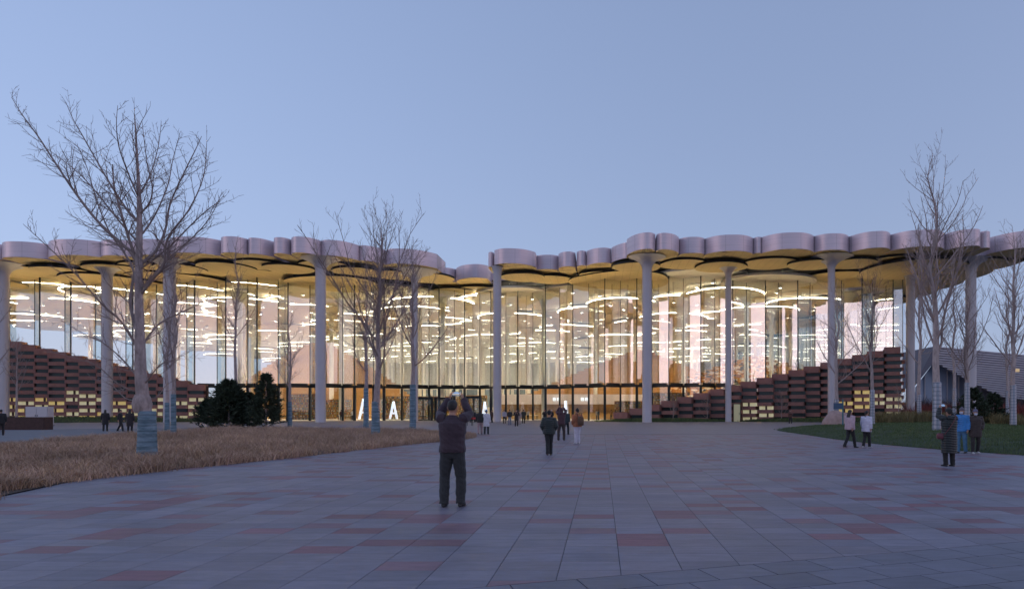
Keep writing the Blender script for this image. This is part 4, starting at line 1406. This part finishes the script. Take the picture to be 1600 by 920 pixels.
for k in range(ns):                     # slats laid on the slope
    l, r_ = rows[k][0].lerp(rows[k + 1][0], 0.5), rows[k][1].lerp(rows[k + 1][1], 0.5)
    m_ = MB(); w = Vector((0, 0, 0.24)); o_ = Vector((0, -0.7, 0.1)); dp = Vector((0, 0.45, 0))
    m_.quad([l + o_ - w, r_ + o_ - w, r_ + o_ + w, l + o_ + w]); m_.quad([l + o_ + w, r_ + o_ + w, r_ + o_ + w + dp, l + o_ + w + dp]); m_.quad([r_ + o_ - w, l + o_ - w, l + o_ - w + dp, r_ + o_ - w + dp])
    m_.build('slat', M_THEATRE, t)
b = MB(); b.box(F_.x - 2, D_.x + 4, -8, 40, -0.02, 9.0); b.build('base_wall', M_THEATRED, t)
b = MB(); b.quad([T3(1430, 640, 2), T3(1570, 640, 2), T3(1560, 618, 2), T3(1459, 566, 2), T3(1430, 605, 2)]); b.build('glazing', M_THGLASS, t)
for px in (1445, 1462, 1480, 1498, 1516, 1534, 1550):
    b = MB(); x = wx(px, YT + 1.5) - t.location.x
    top = wz(interp(px, [(1430, 605), (1459, 568), (1560, 619)]), YT)
    b.box(x - 0.15, x + 0.15, 1.3, 1.6, 0, top); b.build('mullion', M_THEATRE, t)
rr = random.Random(4)
for k in range(7):
    px = 1545 + k * 12 + rr.uniform(-3, 3); py = 585 + k * 2.5 + rr.uniform(-3, 3)
    b = MB(); x = wx(px, YT) - t.location.x; z = wz(py, YT)
    yy = -16 - 1.4 * k
    b.box(x - 0.9, x + 0.9, yy, yy + 0.3, z - 0.5, z + 0.5); b.build('window', mat('theatre_window', (0.9, 0.62, 0.3), 0.4, emit=0.25), t)

# ------------------------------------------------------------------ people
PENDING = []          # (object, voxel size, wrinkle amount) turned into one skin at the end
def ering(c, rx, ry, ax=Vector((1, 0, 0)), ay=Vector((0, 1, 0)), n=14, p=2.3):
    out = []
    for i in range(n):
        a = 2 * math.pi * i / n
        ca, sa = math.cos(a), math.sin(a)
        x = math.copysign(abs(ca) ** (2 / p), ca) * rx
        y = math.copysign(abs(sa) ** (2 / p), sa) * ry
        out.append(Vector(c) + ax * x + ay * y)
    return out
def limb_loft(mb_, pts, rads, n=12, m=0, flat=1.0):
    mb_.tube(pts, rads, n, m, cap=True, flat=flat)
def ball(mb_, c, r, n=10, m=0):
    c = Vector(c)
    rx, ry, rz_ = r if isinstance(r, tuple) else (r, r, r)
    rings = []
    for k in range(1, 8):
        a = math.pi * k / 8
        rings.append([c + Vector((rx * math.sin(a) * math.cos(2 * math.pi * i / n), ry * math.sin(a) * math.sin(2 * math.pi * i / n), -rz_ * math.cos(a))) for i in range(n)])
    mb_.rings(rings, m)

def hand(mb_, wrist, d, palm_n, side, curl=0.35, s=1.0):
    """palm, four unequal bent fingers and a thumb; d along the hand, palm_n out of the palm, side = +1 when the thumb is on d x palm_n"""
    d = Vector(d).normalized(); pn = Vector(palm_n); pn = (pn - d * pn.dot(d)).normalized()
    w = d.cross(pn) * side
    rings = []
    for f, hw, ht in ((0, 0.026, 0.019), (0.03, 0.034, 0.018), (0.07, 0.042, 0.016), (0.095, 0.041, 0.013)):
        rings.append(ering(Vector(wrist) + d * f * s, hw * s, ht * s, w, pn, 10))
    mb_.rings(rings)
    for off, ln, r in ((0.031, 0.072, 0.0085), (0.011, 0.08, 0.009), (-0.010, 0.075, 0.0085), (-0.030, 0.058, 0.0075)):
        p = Vector(wrist) + d * 0.088 * s + w * off * s
        pts, q, dd = [p], p, d.copy()
        for k, fr in enumerate((0.45, 0.32, 0.23)):
            dd = (dd + pn * curl * (1.0 + 0.5 * k)).normalized()
            q = q + dd * ln * fr * s
            pts.append(q)
        mb_.tube(pts, [r * s, r * 0.95 * s, r * 0.88 * s, r * 0.7 * s], 8)
    p = Vector(wrist) + d * 0.03 * s + w * 0.03 * s
    d1 = (d * 0.7 + w * 0.75 + pn * 0.3).normalized(); q = p + d1 * 0.04 * s
    d2 = (d * 0.9 + w * 0.2 + pn * 0.45).normalized()
    mb_.tube([p, q, q + d2 * 0.03 * s, q + d2 * 0.052 * s], [0.012 * s, 0.0105 * s, 0.0095 * s, 0.007 * s], 8)

SKIN = mat('skin', (0.42, 0.24, 0.17), 0.55, var=0.06, scale=12)
HAIR = mat('hair_black', (0.012, 0.010, 0.010), 0.5, bump=0.4, bscale=60, stretch=(1, 1, 0.3))
def cloth(col, rough=0.8, name=None):
    nm = name or 'cloth_%03d_%03d_%03d' % tuple(int(c * 999) for c in col)
    return mat(nm, col, rough, var=0.18, scale=9, bump=0.35, bscale=35, sheen=0.15)

def person(label, X, Y, H, rz, top, bottom, shoe=(0.02, 0.02, 0.02), arms='down', stride=0.0, hem=0.86, bulk=1.0, legs=1.0, hair='short', hat=None, hood=None,
           puffer=False, voxel=0.018, z=0.0, look=0.0, skin=SKIN, group='people on the plaza', mask=None, hair_mat=None, spread=0.115, extra=None, sit=False):
    s = H / 1.75
    t = empty('person', (X, Y, z), rz)
    t.scale = (s, s, s)
    tag(t, label, 'person', group)
    # --- joints (facing +y)
    hipz, kneez, ankz = 0.91, 0.49, 0.085
    LG = {}
    for sd in (-1, 1):
        st = stride * sd
        hip = Vector((0.088 * sd, 0, hipz)); knee = Vector((spread * 0.98 * sd, st * 0.42 + 0.03 + abs(st) * 0.12, kneez + abs(st) * 0.03))
        ank = Vector((spread * sd, st, ankz + (0.10 * abs(st) if st < 0 else 0)))
        LG[sd] = (hip, knee, ank)
    sh = {sd: Vector((0.185 * sd, -0.01, 1.43)) for sd in (-1, 1)}
    AR = {}
    for sd in (-1, 1):
        if arms == 'photo':
            sh[sd] = Vector((0.185 * sd, 0.0, 1.46))
            AR[sd] = (Vector((0.245 * sd, 0.17, 1.53)), Vector((0.115 * sd, 0.30, 1.79)), Vector((-0.25 * sd, 0.1, 1)), Vector((-sd, 0.0, 0.1)))
        elif arms == 'chest':
            AR[sd] = (Vector((0.29 * sd, 0.08, 1.16)), Vector((0.10 * sd, 0.27, 1.33)), Vector((-0.3 * sd, 0.3, 0.9)), Vector((-sd, 0.2, 0)))
        elif arms == 'pocket':
            AR[sd] = (Vector((0.285 * sd, -0.07, 1.15)), Vector((0.21 * sd, 0.09, 0.97)), Vector((-0.3 * sd, 0.5, -0.6)), Vector((-sd, 0, 0)))
        elif arms == 'one' and sd == 1:
            AR[sd] = (Vector((0.27 * sd, 0.10, 1.18)), Vector((0.16 * sd, 0.30, 1.30)), Vector((-0.2 * sd, 0.5, 0.8)), Vector((-sd, 0, 0)))
        else:
            sw = -stride * sd * 0.55
            AR[sd] = (Vector((0.245 * sd, -0.03 + sw * 0.4, 1.15)), Vector((0.25 * sd, 0.05 + sw, 0.90)), Vector((0, 0.15 + sw, -1)), Vector((-sd, 0, 0)))
    # --- body, one skin from scalp to ankle
    b = MB()
    hc = Vector((0, 0.015, 1.635))
    cl, sl_ = math.cos(look), math.sin(look)
    def hv(x, y, zz):
        return hc + Vector((x * cl - y * sl_, x * sl_ + y * cl, zz))
    hax, hay = Vector((cl, sl_, 0)), Vector((-sl_, cl, 0))
    prof = [(-0.118, 0.028, 0.030, 0.045), (-0.10, 0.048, 0.058, 0.030), (-0.07, 0.060, 0.078, 0.014), (-0.035, 0.068, 0.088, 0.006), (0.0, 0.073, 0.094, 0.0), (0.04, 0.076, 0.098, -0.005), (0.075, 0.070, 0.090, -0.008), (0.10, 0.052, 0.068, -0.008), (0.114, 0.025, 0.034, -0.008)]
    b.rings([ering(hv(0, oy, dz), rx, ry, hax, hay, 16) for dz, rx, ry, oy in prof])
    b.tube([hv(0, 0.088, 0.012), hv(0, 0.108, -0.022), hv(0, 0.096, -0.036)], [0.008, 0.013, 0.012], 8)       # nose
    b.tube([hv(-0.022, 0.088, -0.062), hv(0, 0.096, -0.060), hv(0.022, 0.088, -0.062)], [0.005, 0.008, 0.005], 6)   # lips
    for sd in (-1, 1):
        b.tube([hv(0.070 * sd, -0.008, -0.034), hv(0.080 * sd, -0.018, -0.002), hv(0.076 * sd, -0.014, 0.026)], [0.009, 0.014, 0.010], 8)
    b.rings([ering((0, -0.005, 1.40), 0.075, 0.065), ering((0, 0.0, 1.48), 0.056, 0.056), ering((0, 0.008, 1.56), 0.052, 0.054)])
    b.rings([ering((0, 0, zz), rx, ry) for zz, rx, ry in ((0.86, 0.13, 0.085), (0.95, 0.16, 0.10), (1.05, 0.145, 0.092), (1.18, 0.155, 0.095), (1.32, 0.175, 0.10), (1.42, 0.155, 0.08), (1.455, 0.08, 0.055))])
    for sd in (-1, 1):
        hip, knee, ank = LG[sd]
        limb_loft(b, [hip, hip.lerp(knee, 0.5), knee, knee.lerp(ank, 0.35), ank, ank + Vector((0, 0.02, -0.05))], [0.082, 0.072, 0.052, 0.055, 0.036, 0.036])
        el, wr, hd, pn = AR[sd]
        limb_loft(b, [sh[sd] - Vector((0.03 * sd, 0, 0)), sh[sd].lerp(el, 0.5), el, el.lerp(wr, 0.4), wr], [0.052, 0.045, 0.038, 0.036, 0.026])
        if arms != 'pocket':
            hand(b, wr - hd.normalized() * 0.01, hd, pn, -sd if arms == 'down' else sd, 0.28 if arms == 'down' else 0.5)
    body = b.build('body', skin, t, smooth=True)
    PENDING.append((body, min(voxel, 0.011) if voxel > 0.008 else 0.0052, 0))
    # --- trousers
    b = MB()
    b.rings([ering((0, 0, zz), rx * bulk, ry) for zz, rx, ry in ((0.80, 0.15, 0.105), (0.88, 0.172, 0.125), (0.96, 0.168, 0.118), (1.04, 0.155, 0.108))])
    for sd in (-1, 1):
        hip, knee, ank = LG[sd]
        a2 = ank + Vector((0, -0.012, -0.035))
        limb_loft(b, [hip + Vector((0, 0, 0.02)), hip.lerp(knee, 0.35), hip.lerp(knee, 0.75), knee, knee.lerp(a2, 0.35), knee.lerp(a2, 0.8), a2],
                  [0.104 * legs, 0.100 * legs, 0.086 * legs, 0.079 * legs, 0.078 * legs, 0.070 * legs, 0.074 * legs], 14)
    PENDING.append((b.build('trousers', cloth(bottom), t, smooth=True), voxel * 0.8, 0.010))
    # --- shoes
    for sd in (-1, 1):
        ank = LG[sd][2]
        zz = ank.z - 0.085
        b = MB()
        rings = []
        for dy, hw, hh in ((-0.075, 0.022, 0.03), (-0.06, 0.036, 0.075), (0.0, 0.040, 0.085), (0.06, 0.045, 0.065), (0.12, 0.048, 0.05), (0.165, 0.042, 0.04), (0.19, 0.022, 0.025)):
            rings.append([Vector((ank.x + sd * 0.02 * max(0, dy) * 4 + hw * math.cos(a), ank.y + dy, zz + 0.0 + max(0.0, hh * (0.5 + 0.5 * math.sin(a))))) for a in [2 * math.pi * i / 12 for i in range(12)]])
        b.rings(rings)
        b.build('shoe', mat('shoe_%d' % int(shoe[0] * 999), shoe, 0.5), t, smooth=True)
    # --- jacket or coat
    b = MB()
    k = bulk
    tor = [(hem, 0.195 * k, 0.135 * k), (hem + 0.05, 0.20 * k, 0.142 * k)]
    for zz, rx, ry in ((0.75, 0.20, 0.145), (0.95, 0.195, 0.142), (1.06, 0.185, 0.135), (1.18, 0.192, 0.138), (1.30, 0.205, 0.14), (1.38, 0.205, 0.13), (1.44, 0.175, 0.10), (1.485, 0.10, 0.075), (1.515, 0.075, 0.07)):
        if zz > hem + 0.08:
            tor.append((zz, rx * (k if zz < 1.4 else 1), ry * (k if zz < 1.4 else 1)))
    b.rings([ering((0, -0.003, zz), rx, ry, n=18) for zz, rx, ry in tor])
    for sd in (-1, 1):
        el, wr, hd, pn = AR[sd]
        limb_loft(b, [sh[sd] - Vector((0.05 * sd, 0, 0.02)), sh[sd] + Vector((0.005 * sd, 0, 0)), sh[sd].lerp(el, 0.5), el, el.lerp(wr, 0.45), wr.lerp(el, 0.04)],
                  [0.085 * k, 0.082 * k, 0.076 * k, 0.068 * k, 0.064 * k, 0.052 * k], 14)
    if hood:
        b.rings([ering((0, -0.10, 1.40), 0.07, 0.03), ering((0, -0.115, 1.46), 0.115, 0.055), ering((0, -0.10, 1.52), 0.115, 0.06), ering((0, -0.07, 1.56), 0.08, 0.04)])
    jk = b.build('coat' if hem < 0.7 else 'jacket', cloth(top, 0.75 if not puffer else 0.45), t, smooth=True)
    PENDING.append((jk, voxel * 0.85, 0.011 if not puffer else -0.016))
    # --- hair, hat, hood up
    b = MB()
    if hood == 'up':
        pf = [(-0.17, 0.10, 0.10, -0.02), (-0.10, 0.105, 0.115, -0.03), (0.0, 0.108, 0.122, -0.025), (0.07, 0.10, 0.118, -0.022), (0.12, 0.075, 0.09, -0.02), (0.145, 0.03, 0.04, -0.02)]
        b.rings([ering(hv(0, oy - 0.012, dz), rx, ry * 0.93, hax, hay, 16) for dz, rx, ry, oy in pf])
        PENDING.append((b.build('hood', cloth(hat or top), t, smooth=True), voxel * 0.7, 0.004))
    else:
        pf = [(-0.042, 0.05, 0.03, -0.066), (-0.01, 0.072, 0.052, -0.052), (0.025, 0.081, 0.082, -0.026), (0.055, 0.082, 0.100, -0.010), (0.088, 0.074, 0.092, -0.010), (0.115, 0.054, 0.068, -0.010), (0.130, 0.022, 0.03, -0.010)]
        b.rings([ering(hv(0, oy, dz), rx, ry, hax, hay, 16) for dz, rx, ry, oy in pf])
        if hair == 'long':
            b.rings([ering(hv(0, oy, dz), rx, ry, hax, hay, 14) for dz, rx, ry, oy in ((-0.34, 0.06, 0.022, -0.125), (-0.26, 0.095, 0.036, -0.13), (-0.15, 0.10, 0.046, -0.105), (-0.05, 0.09, 0.055, -0.07), (0.03, 0.082, 0.07, -0.04))])
        elif hair == 'tail':
            b.tube([hv(0, -0.08, 0.05), hv(0, -0.13, 0.03), hv(0, -0.15, -0.06), hv(0, -0.14, -0.17)], [0.03, 0.036, 0.032, 0.012], 9)
        PENDING.append((b.build('hair', hair_mat or HAIR, t, smooth=True), max(voxel * 0.55, 0.006), 0.003))
        if hat:
            b = MB()
            b.rings([ering(hv(0, oy, dz), rx, ry, hax, hay, 16) for dz, rx, ry, oy in ((0.028, 0.088, 0.104, -0.006), (0.05, 0.092, 0.110, -0.006), (0.09, 0.086, 0.104, -0.008), (0.13, 0.062, 0.076, -0.01), (0.15, 0.022, 0.03, -0.01))])
            ball(b, hv(0, -0.01, 0.165), 0.028)
            PENDING.append((b.build('knit_hat', cloth(hat), t, smooth=True), max(voxel * 0.6, 0.008), 0.003))
    for sd in (-1, 1):
        b = MB(); ball(b, hv(0.03 * sd, 0.082, 0.012), (0.012, 0.008, 0.007), 8); b.build('eye', mat('eye_dark', (0.02, 0.015, 0.012), 0.2), t, smooth=True)
    if mask:
        b = MB()
        b.rings([ering(hv(0, 0.052, dz), rx, ry, hax, hay, 12) for dz, rx, ry in ((-0.112, 0.035, 0.03), (-0.09, 0.055, 0.056), (-0.04, 0.066, 0.064), (-0.018, 0.062, 0.052))])
        b.build('face_mask', mat('mask_white', mask, 0.7), t, smooth=True)
    return t

def at(px, py):
    g_ = gp(px, py)
    return g_.x, g_.y
# the man in front, arms raised with a phone
x, y = at(707, 791)
man = person('man seen from behind in plum jacket raising a phone with both hands', x, y, 1.76, 0, (0.040, 0.022, 0.032), (0.022, 0.025, 0.027), arms='photo', voxel=0.0075, hem=0.90, bulk=1.12, legs=1.1, spread=0.135, look=0.0, stride=0.015)
ph = empty('phone', (x, y + 0.325, 1.875 * 1.76 / 1.75))
tag(ph, 'phone held up in both hands by the man in the plum jacket', 'phone')
b = MB(); b.box(-0.080, 0.080, 0.0, 0.009, -0.039, 0.039); b.build('case', mat('phone_case', (0.015, 0.015, 0.017), 0.3), ph)
b = MB(); b.box(-0.074, 0.074, -0.002, -0.0005, -0.002, 0.034); b.build('screen_sky', mat('screen_sky', (0.25, 0.40, 0.62), 0.3, emit=0.55), ph)
b = MB(); b.box(-0.074, 0.074, -0.002, -0.0005, -0.016, -0.0022); b.build('screen_building', mat('screen_building', (0.75, 0.62, 0.42), 0.3, emit=0.5), ph)
b = MB(); b.box(-0.074, 0.074, -0.002, -0.0005, -0.034, -0.0162); b.build('screen_plaza', mat('screen_plaza', (0.20, 0.24, 0.34), 0.3, emit=0.4), ph)
x, y = at(858, 711)
person('woman in black green puffer jacket and hat walking towards the entrance', x, y, 1.58, 0.05, (0.012, 0.020, 0.018), (0.012, 0.013, 0.014), shoe=(0.06, 0.04, 0.03), arms='pocket', stride=0.14, hem=0.84, bulk=1.28, puffer=True, voxel=0.012, hat=(0.010, 0.012, 0.012), legs=1.0, spread=0.06)
x, y = at(877, 688)
person('man in brown purple jacket holding a camera up behind the walking woman', x, y, 1.72, 0.05, (0.060, 0.026, 0.034), (0.040, 0.027, 0.026), arms='photo', hem=0.88, bulk=1.1, voxel=0.014, hood='up', spread=0.15)
x, y = at(884.5, 679)
person('person in dark teal coat half hidden behind the brown jacketed photographer', x, y, 1.66, -0.2, (0.02, 0.035, 0.042), (0.02, 0.02, 0.022), stride=0.2, hem=0.8, voxel=0.016)
x, y = at(902, 693)
person('person in orange jacket and pale trousers with a backpack', x, y, 1.66, 0.5, (0.34, 0.125, 0.055), (0.52, 0.50, 0.58), shoe=(0.6, 0.58, 0.6), arms='pocket', hem=0.86, bulk=1.2, voxel=0.013, hat=(0.015, 0.012, 0.012), legs=1.05, spread=0.08)
bp = empty('backpack', (x + 0.02, y - 0.02, 0), 0.5)
tag(bp, 'brown backpack worn by the person in the orange jacket', 'backpack')
b = MB()
b.rings([ering((0.04, -0.25, zz), rx, ry, p=3.5) for zz, rx, ry in ((0.88, 0.10, 0.05), (0.91, 0.145, 0.085), (1.08, 0.15, 0.095), (1.24, 0.14, 0.08), (1.32, 0.10, 0.05))])
b.build('bag', cloth((0.11, 0.06, 0.03)), bp, smooth=True)
b = MB(); b.rings([ering((0.04, -0.34, zz), rx, ry, p=3.5) for zz, rx, ry in ((0.92, 0.08, 0.02), (0.95, 0.11, 0.035), (1.08, 0.11, 0.035), (1.12, 0.08, 0.02))]); b.build('pocket', cloth((0.09, 0.05, 0.028)), bp, smooth=True)
for sd in (-1, 1):
    b = MB(); b.tube([(0.04 + 0.1 * sd, -0.18, 1.28), (0.04 + 0.12 * sd, -0.1, 1.46), (0.1 * sd, 0.06, 1.44)], [0.018] * 3, 6); b.build('strap', cloth((0.06, 0.035, 0.02)), bp)
x, y = at(750, 678)
person('person in black jacket and pale pink trousers beside the white coat', x, y, 1.64, 0.15, (0.02, 0.021, 0.022), (0.34, 0.24, 0.26), stride=0.13, hem=0.84, bulk=1.15, voxel=0.016, hair='long')
x, y = at(760, 678)
person('person in long white coat and blue hat near the entrance', x, y, 1.62, -0.1, (0.55, 0.55, 0.62), (0.03, 0.03, 0.035), stride=0.04, hem=0.56, bulk=1.15, voxel=0.016, hat=(0.03, 0.12, 0.30))
near_door = [
    (788, 661.5, 1.66, (0.30, 0.30, 0.36), (0.02, 0.02, 0.025), 'person in pale grey jacket just right of the slim entrance column', 3.0, 0.9),
    (796.5, 663.5, 1.68, (0.025, 0.022, 0.02), (0.12, 0.18, 0.27), 'person in dark jacket and jeans outside the reception glass', 0.3, 0.9),
    (807, 666, 1.68, (0.022, 0.015, 0.016), (0.012, 0.012, 0.014), 'person in long black coat nearest among those outside the reception', 3.3, 0.62),
    (811.5, 662.5, 1.55, (0.28, 0.22, 0.20), (0.35, 0.30, 0.28), 'small person in beige beside the long black coat', 2.9, 0.8),
    (818, 661.3, 1.7, (0.028, 0.032, 0.02), (0.02, 0.02, 0.018), 'person in dark olive coat standing outside the reception glass', 0.2, 0.66),
    (851, 659.8, 1.68, (0.016, 0.016, 0.016), (0.016, 0.016, 0.016), 'person in black with a red hat close to the glass', 3.14, 0.86),
    (862, 659.2, 1.66, (0.02, 0.02, 0.024), (0.02, 0.02, 0.024), 'person in dark coat with a pale grey hat close to the glass', 0.0, 0.8)]
for i, (px, py, H, tc_, bc, lab, rz_, hem_) in enumerate(near_door):
    x, y = at(px, py)
    person(lab, x, y, H, rz_, tc_, bc, hem=hem_, bulk=1.12, voxel=0.024, stride=0.06 * (i % 3), arms=('down', 'pocket', 'chest')[i % 3], hat={5: (0.4, 0.03, 0.03), 6: (0.5, 0.48, 0.5)}.get(i))
# queue at the red tables
queue = [(723, 660, (0.05, 0.012, 0.015), 'person in dark red jacket at the near end of the red tables'), (729, 659.3, (0.015, 0.014, 0.015), 'person in black jacket second in the row behind the red tables'),
         (736, 659.6, (0.06, 0.03, 0.02), 'person in brown jacket third in the row behind the red tables'), (742, 659.2, (0.02, 0.022, 0.03), 'person in navy jacket at the far end of the red tables'), (769, 660, (0.045, 0.02, 0.018), 'person in dark brown coat in the gap beside the slim entrance column')]
for i, (px, py, tc_, lab) in enumerate(queue):
    x, y = at(px, py)
    person(lab, x, y, 1.64 + 0.02 * (i % 3), 0.4 * i, tc_, (0.02, 0.02, 0.022), hem=0.84, bulk=1.12, voxel=0.026, arms=('chest', 'down')[i % 2])
for k, (px, lab) in enumerate(((728, 'red topped folding table nearest the man with the phone'), (739, 'red topped folding table nearer the slim entrance column'))):
    g_ = gp(px, 664.5)
    t = empty('folding_table', (g_.x, g_.y, 0)); tag(t, lab, 'table', 'red tables at the entrance')
    b = MB(); b.box(-0.72, 0.72, -0.35, 0.35, 0.80, 0.86); b.box(-0.73, 0.73, -0.36, -0.352, 0.68, 0.862); b.build('red_top', mat('red_cloth', (0.55, 0.05, 0.05), 0.7), t)
    for sx in (-1, 1):
        for sy in (-1, 1):
            b = MB(); b.tube([(0.66 * sx, 0.3 * sy, 0), (0.66 * sx, 0.3 * sy, 0.8)], [0.025, 0.025], 6); b.build('leg', M_STEEL, t)
# right side
x, y = at(1235, 662)
person('lone walker in brown jacket on the path before the block wall', x, y, 1.66, 3.0, (0.10, 0.045, 0.035), (0.016, 0.016, 0.018), shoe=(0.4, 0.38, 0.38), arms='chest', hem=0.86, bulk=1.15, voxel=0.02)
x, y = at(1328, 699)
person('woman with long dark hair in pale pink jacket walking by the lawn', x, y, 1.62, -1.1, (0.50, 0.36, 0.40), (0.014, 0.014, 0.016), arms='down', stride=0.27, hem=0.84, bulk=1.3, voxel=0.013, hair='long', puffer=True, spread=0.07)
x, y = at(1354, 699)
person('woman with long dark hair in white jacket walking ahead by the lawn', x, y, 1.58, -0.9, (0.62, 0.62, 0.74), (0.014, 0.014, 0.016), shoe=(0.6, 0.6, 0.62), arms='down', stride=0.16, hem=0.76, bulk=1.2, voxel=0.013, hair='tail', puffer=True, spread=0.07)
x, y = at(1483, 728)
person('woman in long glossy black quilted coat taking a photo, seen from behind', x, y, 1.64, 0.12, (0.012, 0.017, 0.017), (0.010, 0.010, 0.011), arms='photo', hem=0.40, bulk=1.2, voxel=0.010, hood=True, puffer=True, hat=(0.014, 0.016, 0.016))
bg_ = empty('shoulder_bag', (x - 0.24, y - 0.03, 0.78)); tag(bg_, 'dark red shoulder bag worn across the long black coat', 'bag')
b = MB(); b.rings([ering((0, 0, zz), rx, ry, p=3.6) for zz, rx, ry in ((0.0, 0.10, 0.035), (0.03, 0.13, 0.055), (0.13, 0.13, 0.055), (0.17, 0.10, 0.03))]); b.build('pouch', cloth((0.14, 0.035, 0.05), 0.5), bg_, smooth=True)
b = MB(); b.tube([(0.06, -0.08, 0.14), (0.17, -0.165, 0.34), (0.30, -0.17, 0.55), (0.37, -0.09, 0.68), (0.36, 0.03, 0.68)], [0.013] * 5, 6); b.build('strap', cloth((0.10, 0.025, 0.03), 0.5), bg_)
ph2 = empty('phone', (x - 0.035, y + 0.31, 1.75)); tag(ph2, 'phone held up by the woman in the long black coat', 'phone')
b = MB(); b.box(-0.075, 0.075, 0, 0.009, -0.037, 0.037); b.build('case', MATS['phone_case'], ph2)
b = MB(); b.box(-0.070, 0.070, -0.002, -0.0005, -0.032, 0.032); b.build('screen', MATS['screen_sky'], ph2)
x, y = at(1503, 707.5)
person('person in bright blue jacket and jeans at the edge of the lawn', x, y, 1.68, 2.3, (0.03, 0.20, 0.50), (0.06, 0.16, 0.27), shoe=(0.05, 0.03, 0.02), arms='one', hem=0.84, bulk=1.18, voxel=0.013, hat=(0.11, 0.10, 0.13), stride=0.06, puffer=True, mask=(0.5, 0.55, 0.65))
x, y = at(1524, 708)
person('person in dark brown coat and white mask facing the plaza by the lawn', x, y, 1.62, 2.9, (0.040, 0.028, 0.026), (0.02, 0.017, 0.017), shoe=(0.62, 0.6, 0.6), arms='pocket', hem=0.66, bulk=1.22, voxel=0.013, hat=(0.13, 0.12, 0.19), stride=0.1, mask=(0.7, 0.72, 0.76))
# left side, by the road
for i, (px, py, col, lab, rz_) in enumerate(((164.5, 673.5, (0.016, 0.014, 0.018), 'person in dark skirted coat, first of three on the service road', 0.5), (188, 673.5, (0.014, 0.014, 0.017), 'person in dark jacket swinging both arms, middle of three on the road', -1.2), (203, 676, (0.02, 0.014, 0.018), 'person in long dark coat nearest the big wrapped trunk', 0.3), (1.5, 680, (0.014, 0.014, 0.016), 'person in black cut off by the picture edge beside the planter', 0.8))):
    x, y = at(px, py)
    person(lab, x, y, 1.66, rz_, col, (0.016, 0.015, 0.018), hem=(0.55, 0.84, 0.5, 0.8)[i], bulk=1.15, stride=(0.05, 0.22, 0.03, 0.1)[i], voxel=0.018, hair='long' if i in (0, 2) else 'short')
# a few visitors inside, behind the glass
inside = [(533, 110, (0.10, 0.03, 0.02), 'visitor in dark red inside the glass beside the thick column'), (551, 111, (0.6, 0.6, 0.62), 'visitor in white inside the glass left of the first glowing letter'), (630, 114, (0.03, 0.02, 0.02), 'visitor in black inside the glass right of the second glowing letter'),
          (825, 116, (0.45, 0.42, 0.38), 'visitor in beige inside the glass in front of the desk'), (833, 115.5, (0.35, 0.18, 0.15), 'visitor in dusty pink inside the glass near the desk'), (932, 112, (0.4, 0.34, 0.28), 'visitor in tan inside the glass right of the orange jacket'),
          (935, 111.5, (0.03, 0.05, 0.07), 'visitor in navy inside the glass close to the one in tan'), (955, 113, (0.25, 0.12, 0.04), 'visitor in ochre inside the glass near the first terracotta step'), (962, 114, (0.05, 0.06, 0.05), 'visitor in dark green inside the glass above the first terracotta step')]
for i, (px, Y, col, lab) in enumerate(inside):
    person(lab, wx(px, Y), Y, 1.66 + 0.03 * (i % 3), 0.9 * i, col, (0.03, 0.03, 0.035), hem=0.84, voxel=0.03, z=0.02, arms=('down', 'chest', 'pocket')[i % 3], group='visitors inside the hall')

# grow each figure's lofts into one skin
for o, vx, wr in PENDING:
    md = o.modifiers.new('skin', 'REMESH'); md.mode = 'VOXEL'; md.voxel_size = vx; md.use_smooth_shade = True
    sm = o.modifiers.new('smooth', 'SMOOTH'); sm.factor = 0.5; sm.iterations = 3
dg = bpy.context.evaluated_depsgraph_get()
done = [(o, wr, bpy.data.meshes.new_from_object(o.evaluated_get(dg))) for o, vx, wr in PENDING]
for k, (o, wr, me) in enumerate(done):
    o.modifiers.clear()
    old = o.data
    me.name = old.name
    if wr:
        n = len(me.vertices)
        co = np.empty(n * 3, np.float32); no = np.empty(n * 3, np.float32)
        me.vertices.foreach_get('co', co); me.vertices.foreach_get('normal', no)
        co = co.reshape(-1, 3); no = no.reshape(-1, 3)
        if wr > 0:       # folds
            off = np.array([mnoise.noise(Vector((c[0] * 7 + k, c[1] * 7, c[2] * 16 + c[0] * 9))) for c in co]) * wr
        else:            # quilted rows
            off = (np.abs(np.sin(co[:, 2] * math.pi / 0.075 + 0.6 * np.sin(co[:, 0] * 9))) ** 0.6 - 0.7) * (-wr)
        co = co + no * off[:, None].astype(np.float32)
        me.vertices.foreach_set('co', co.astype(np.float32).ravel())
        me.update()
    o.data = me
    bpy.data.meshes.remove(old)
    me.polygons.foreach_set('use_smooth', [True] * len(me.polygons))
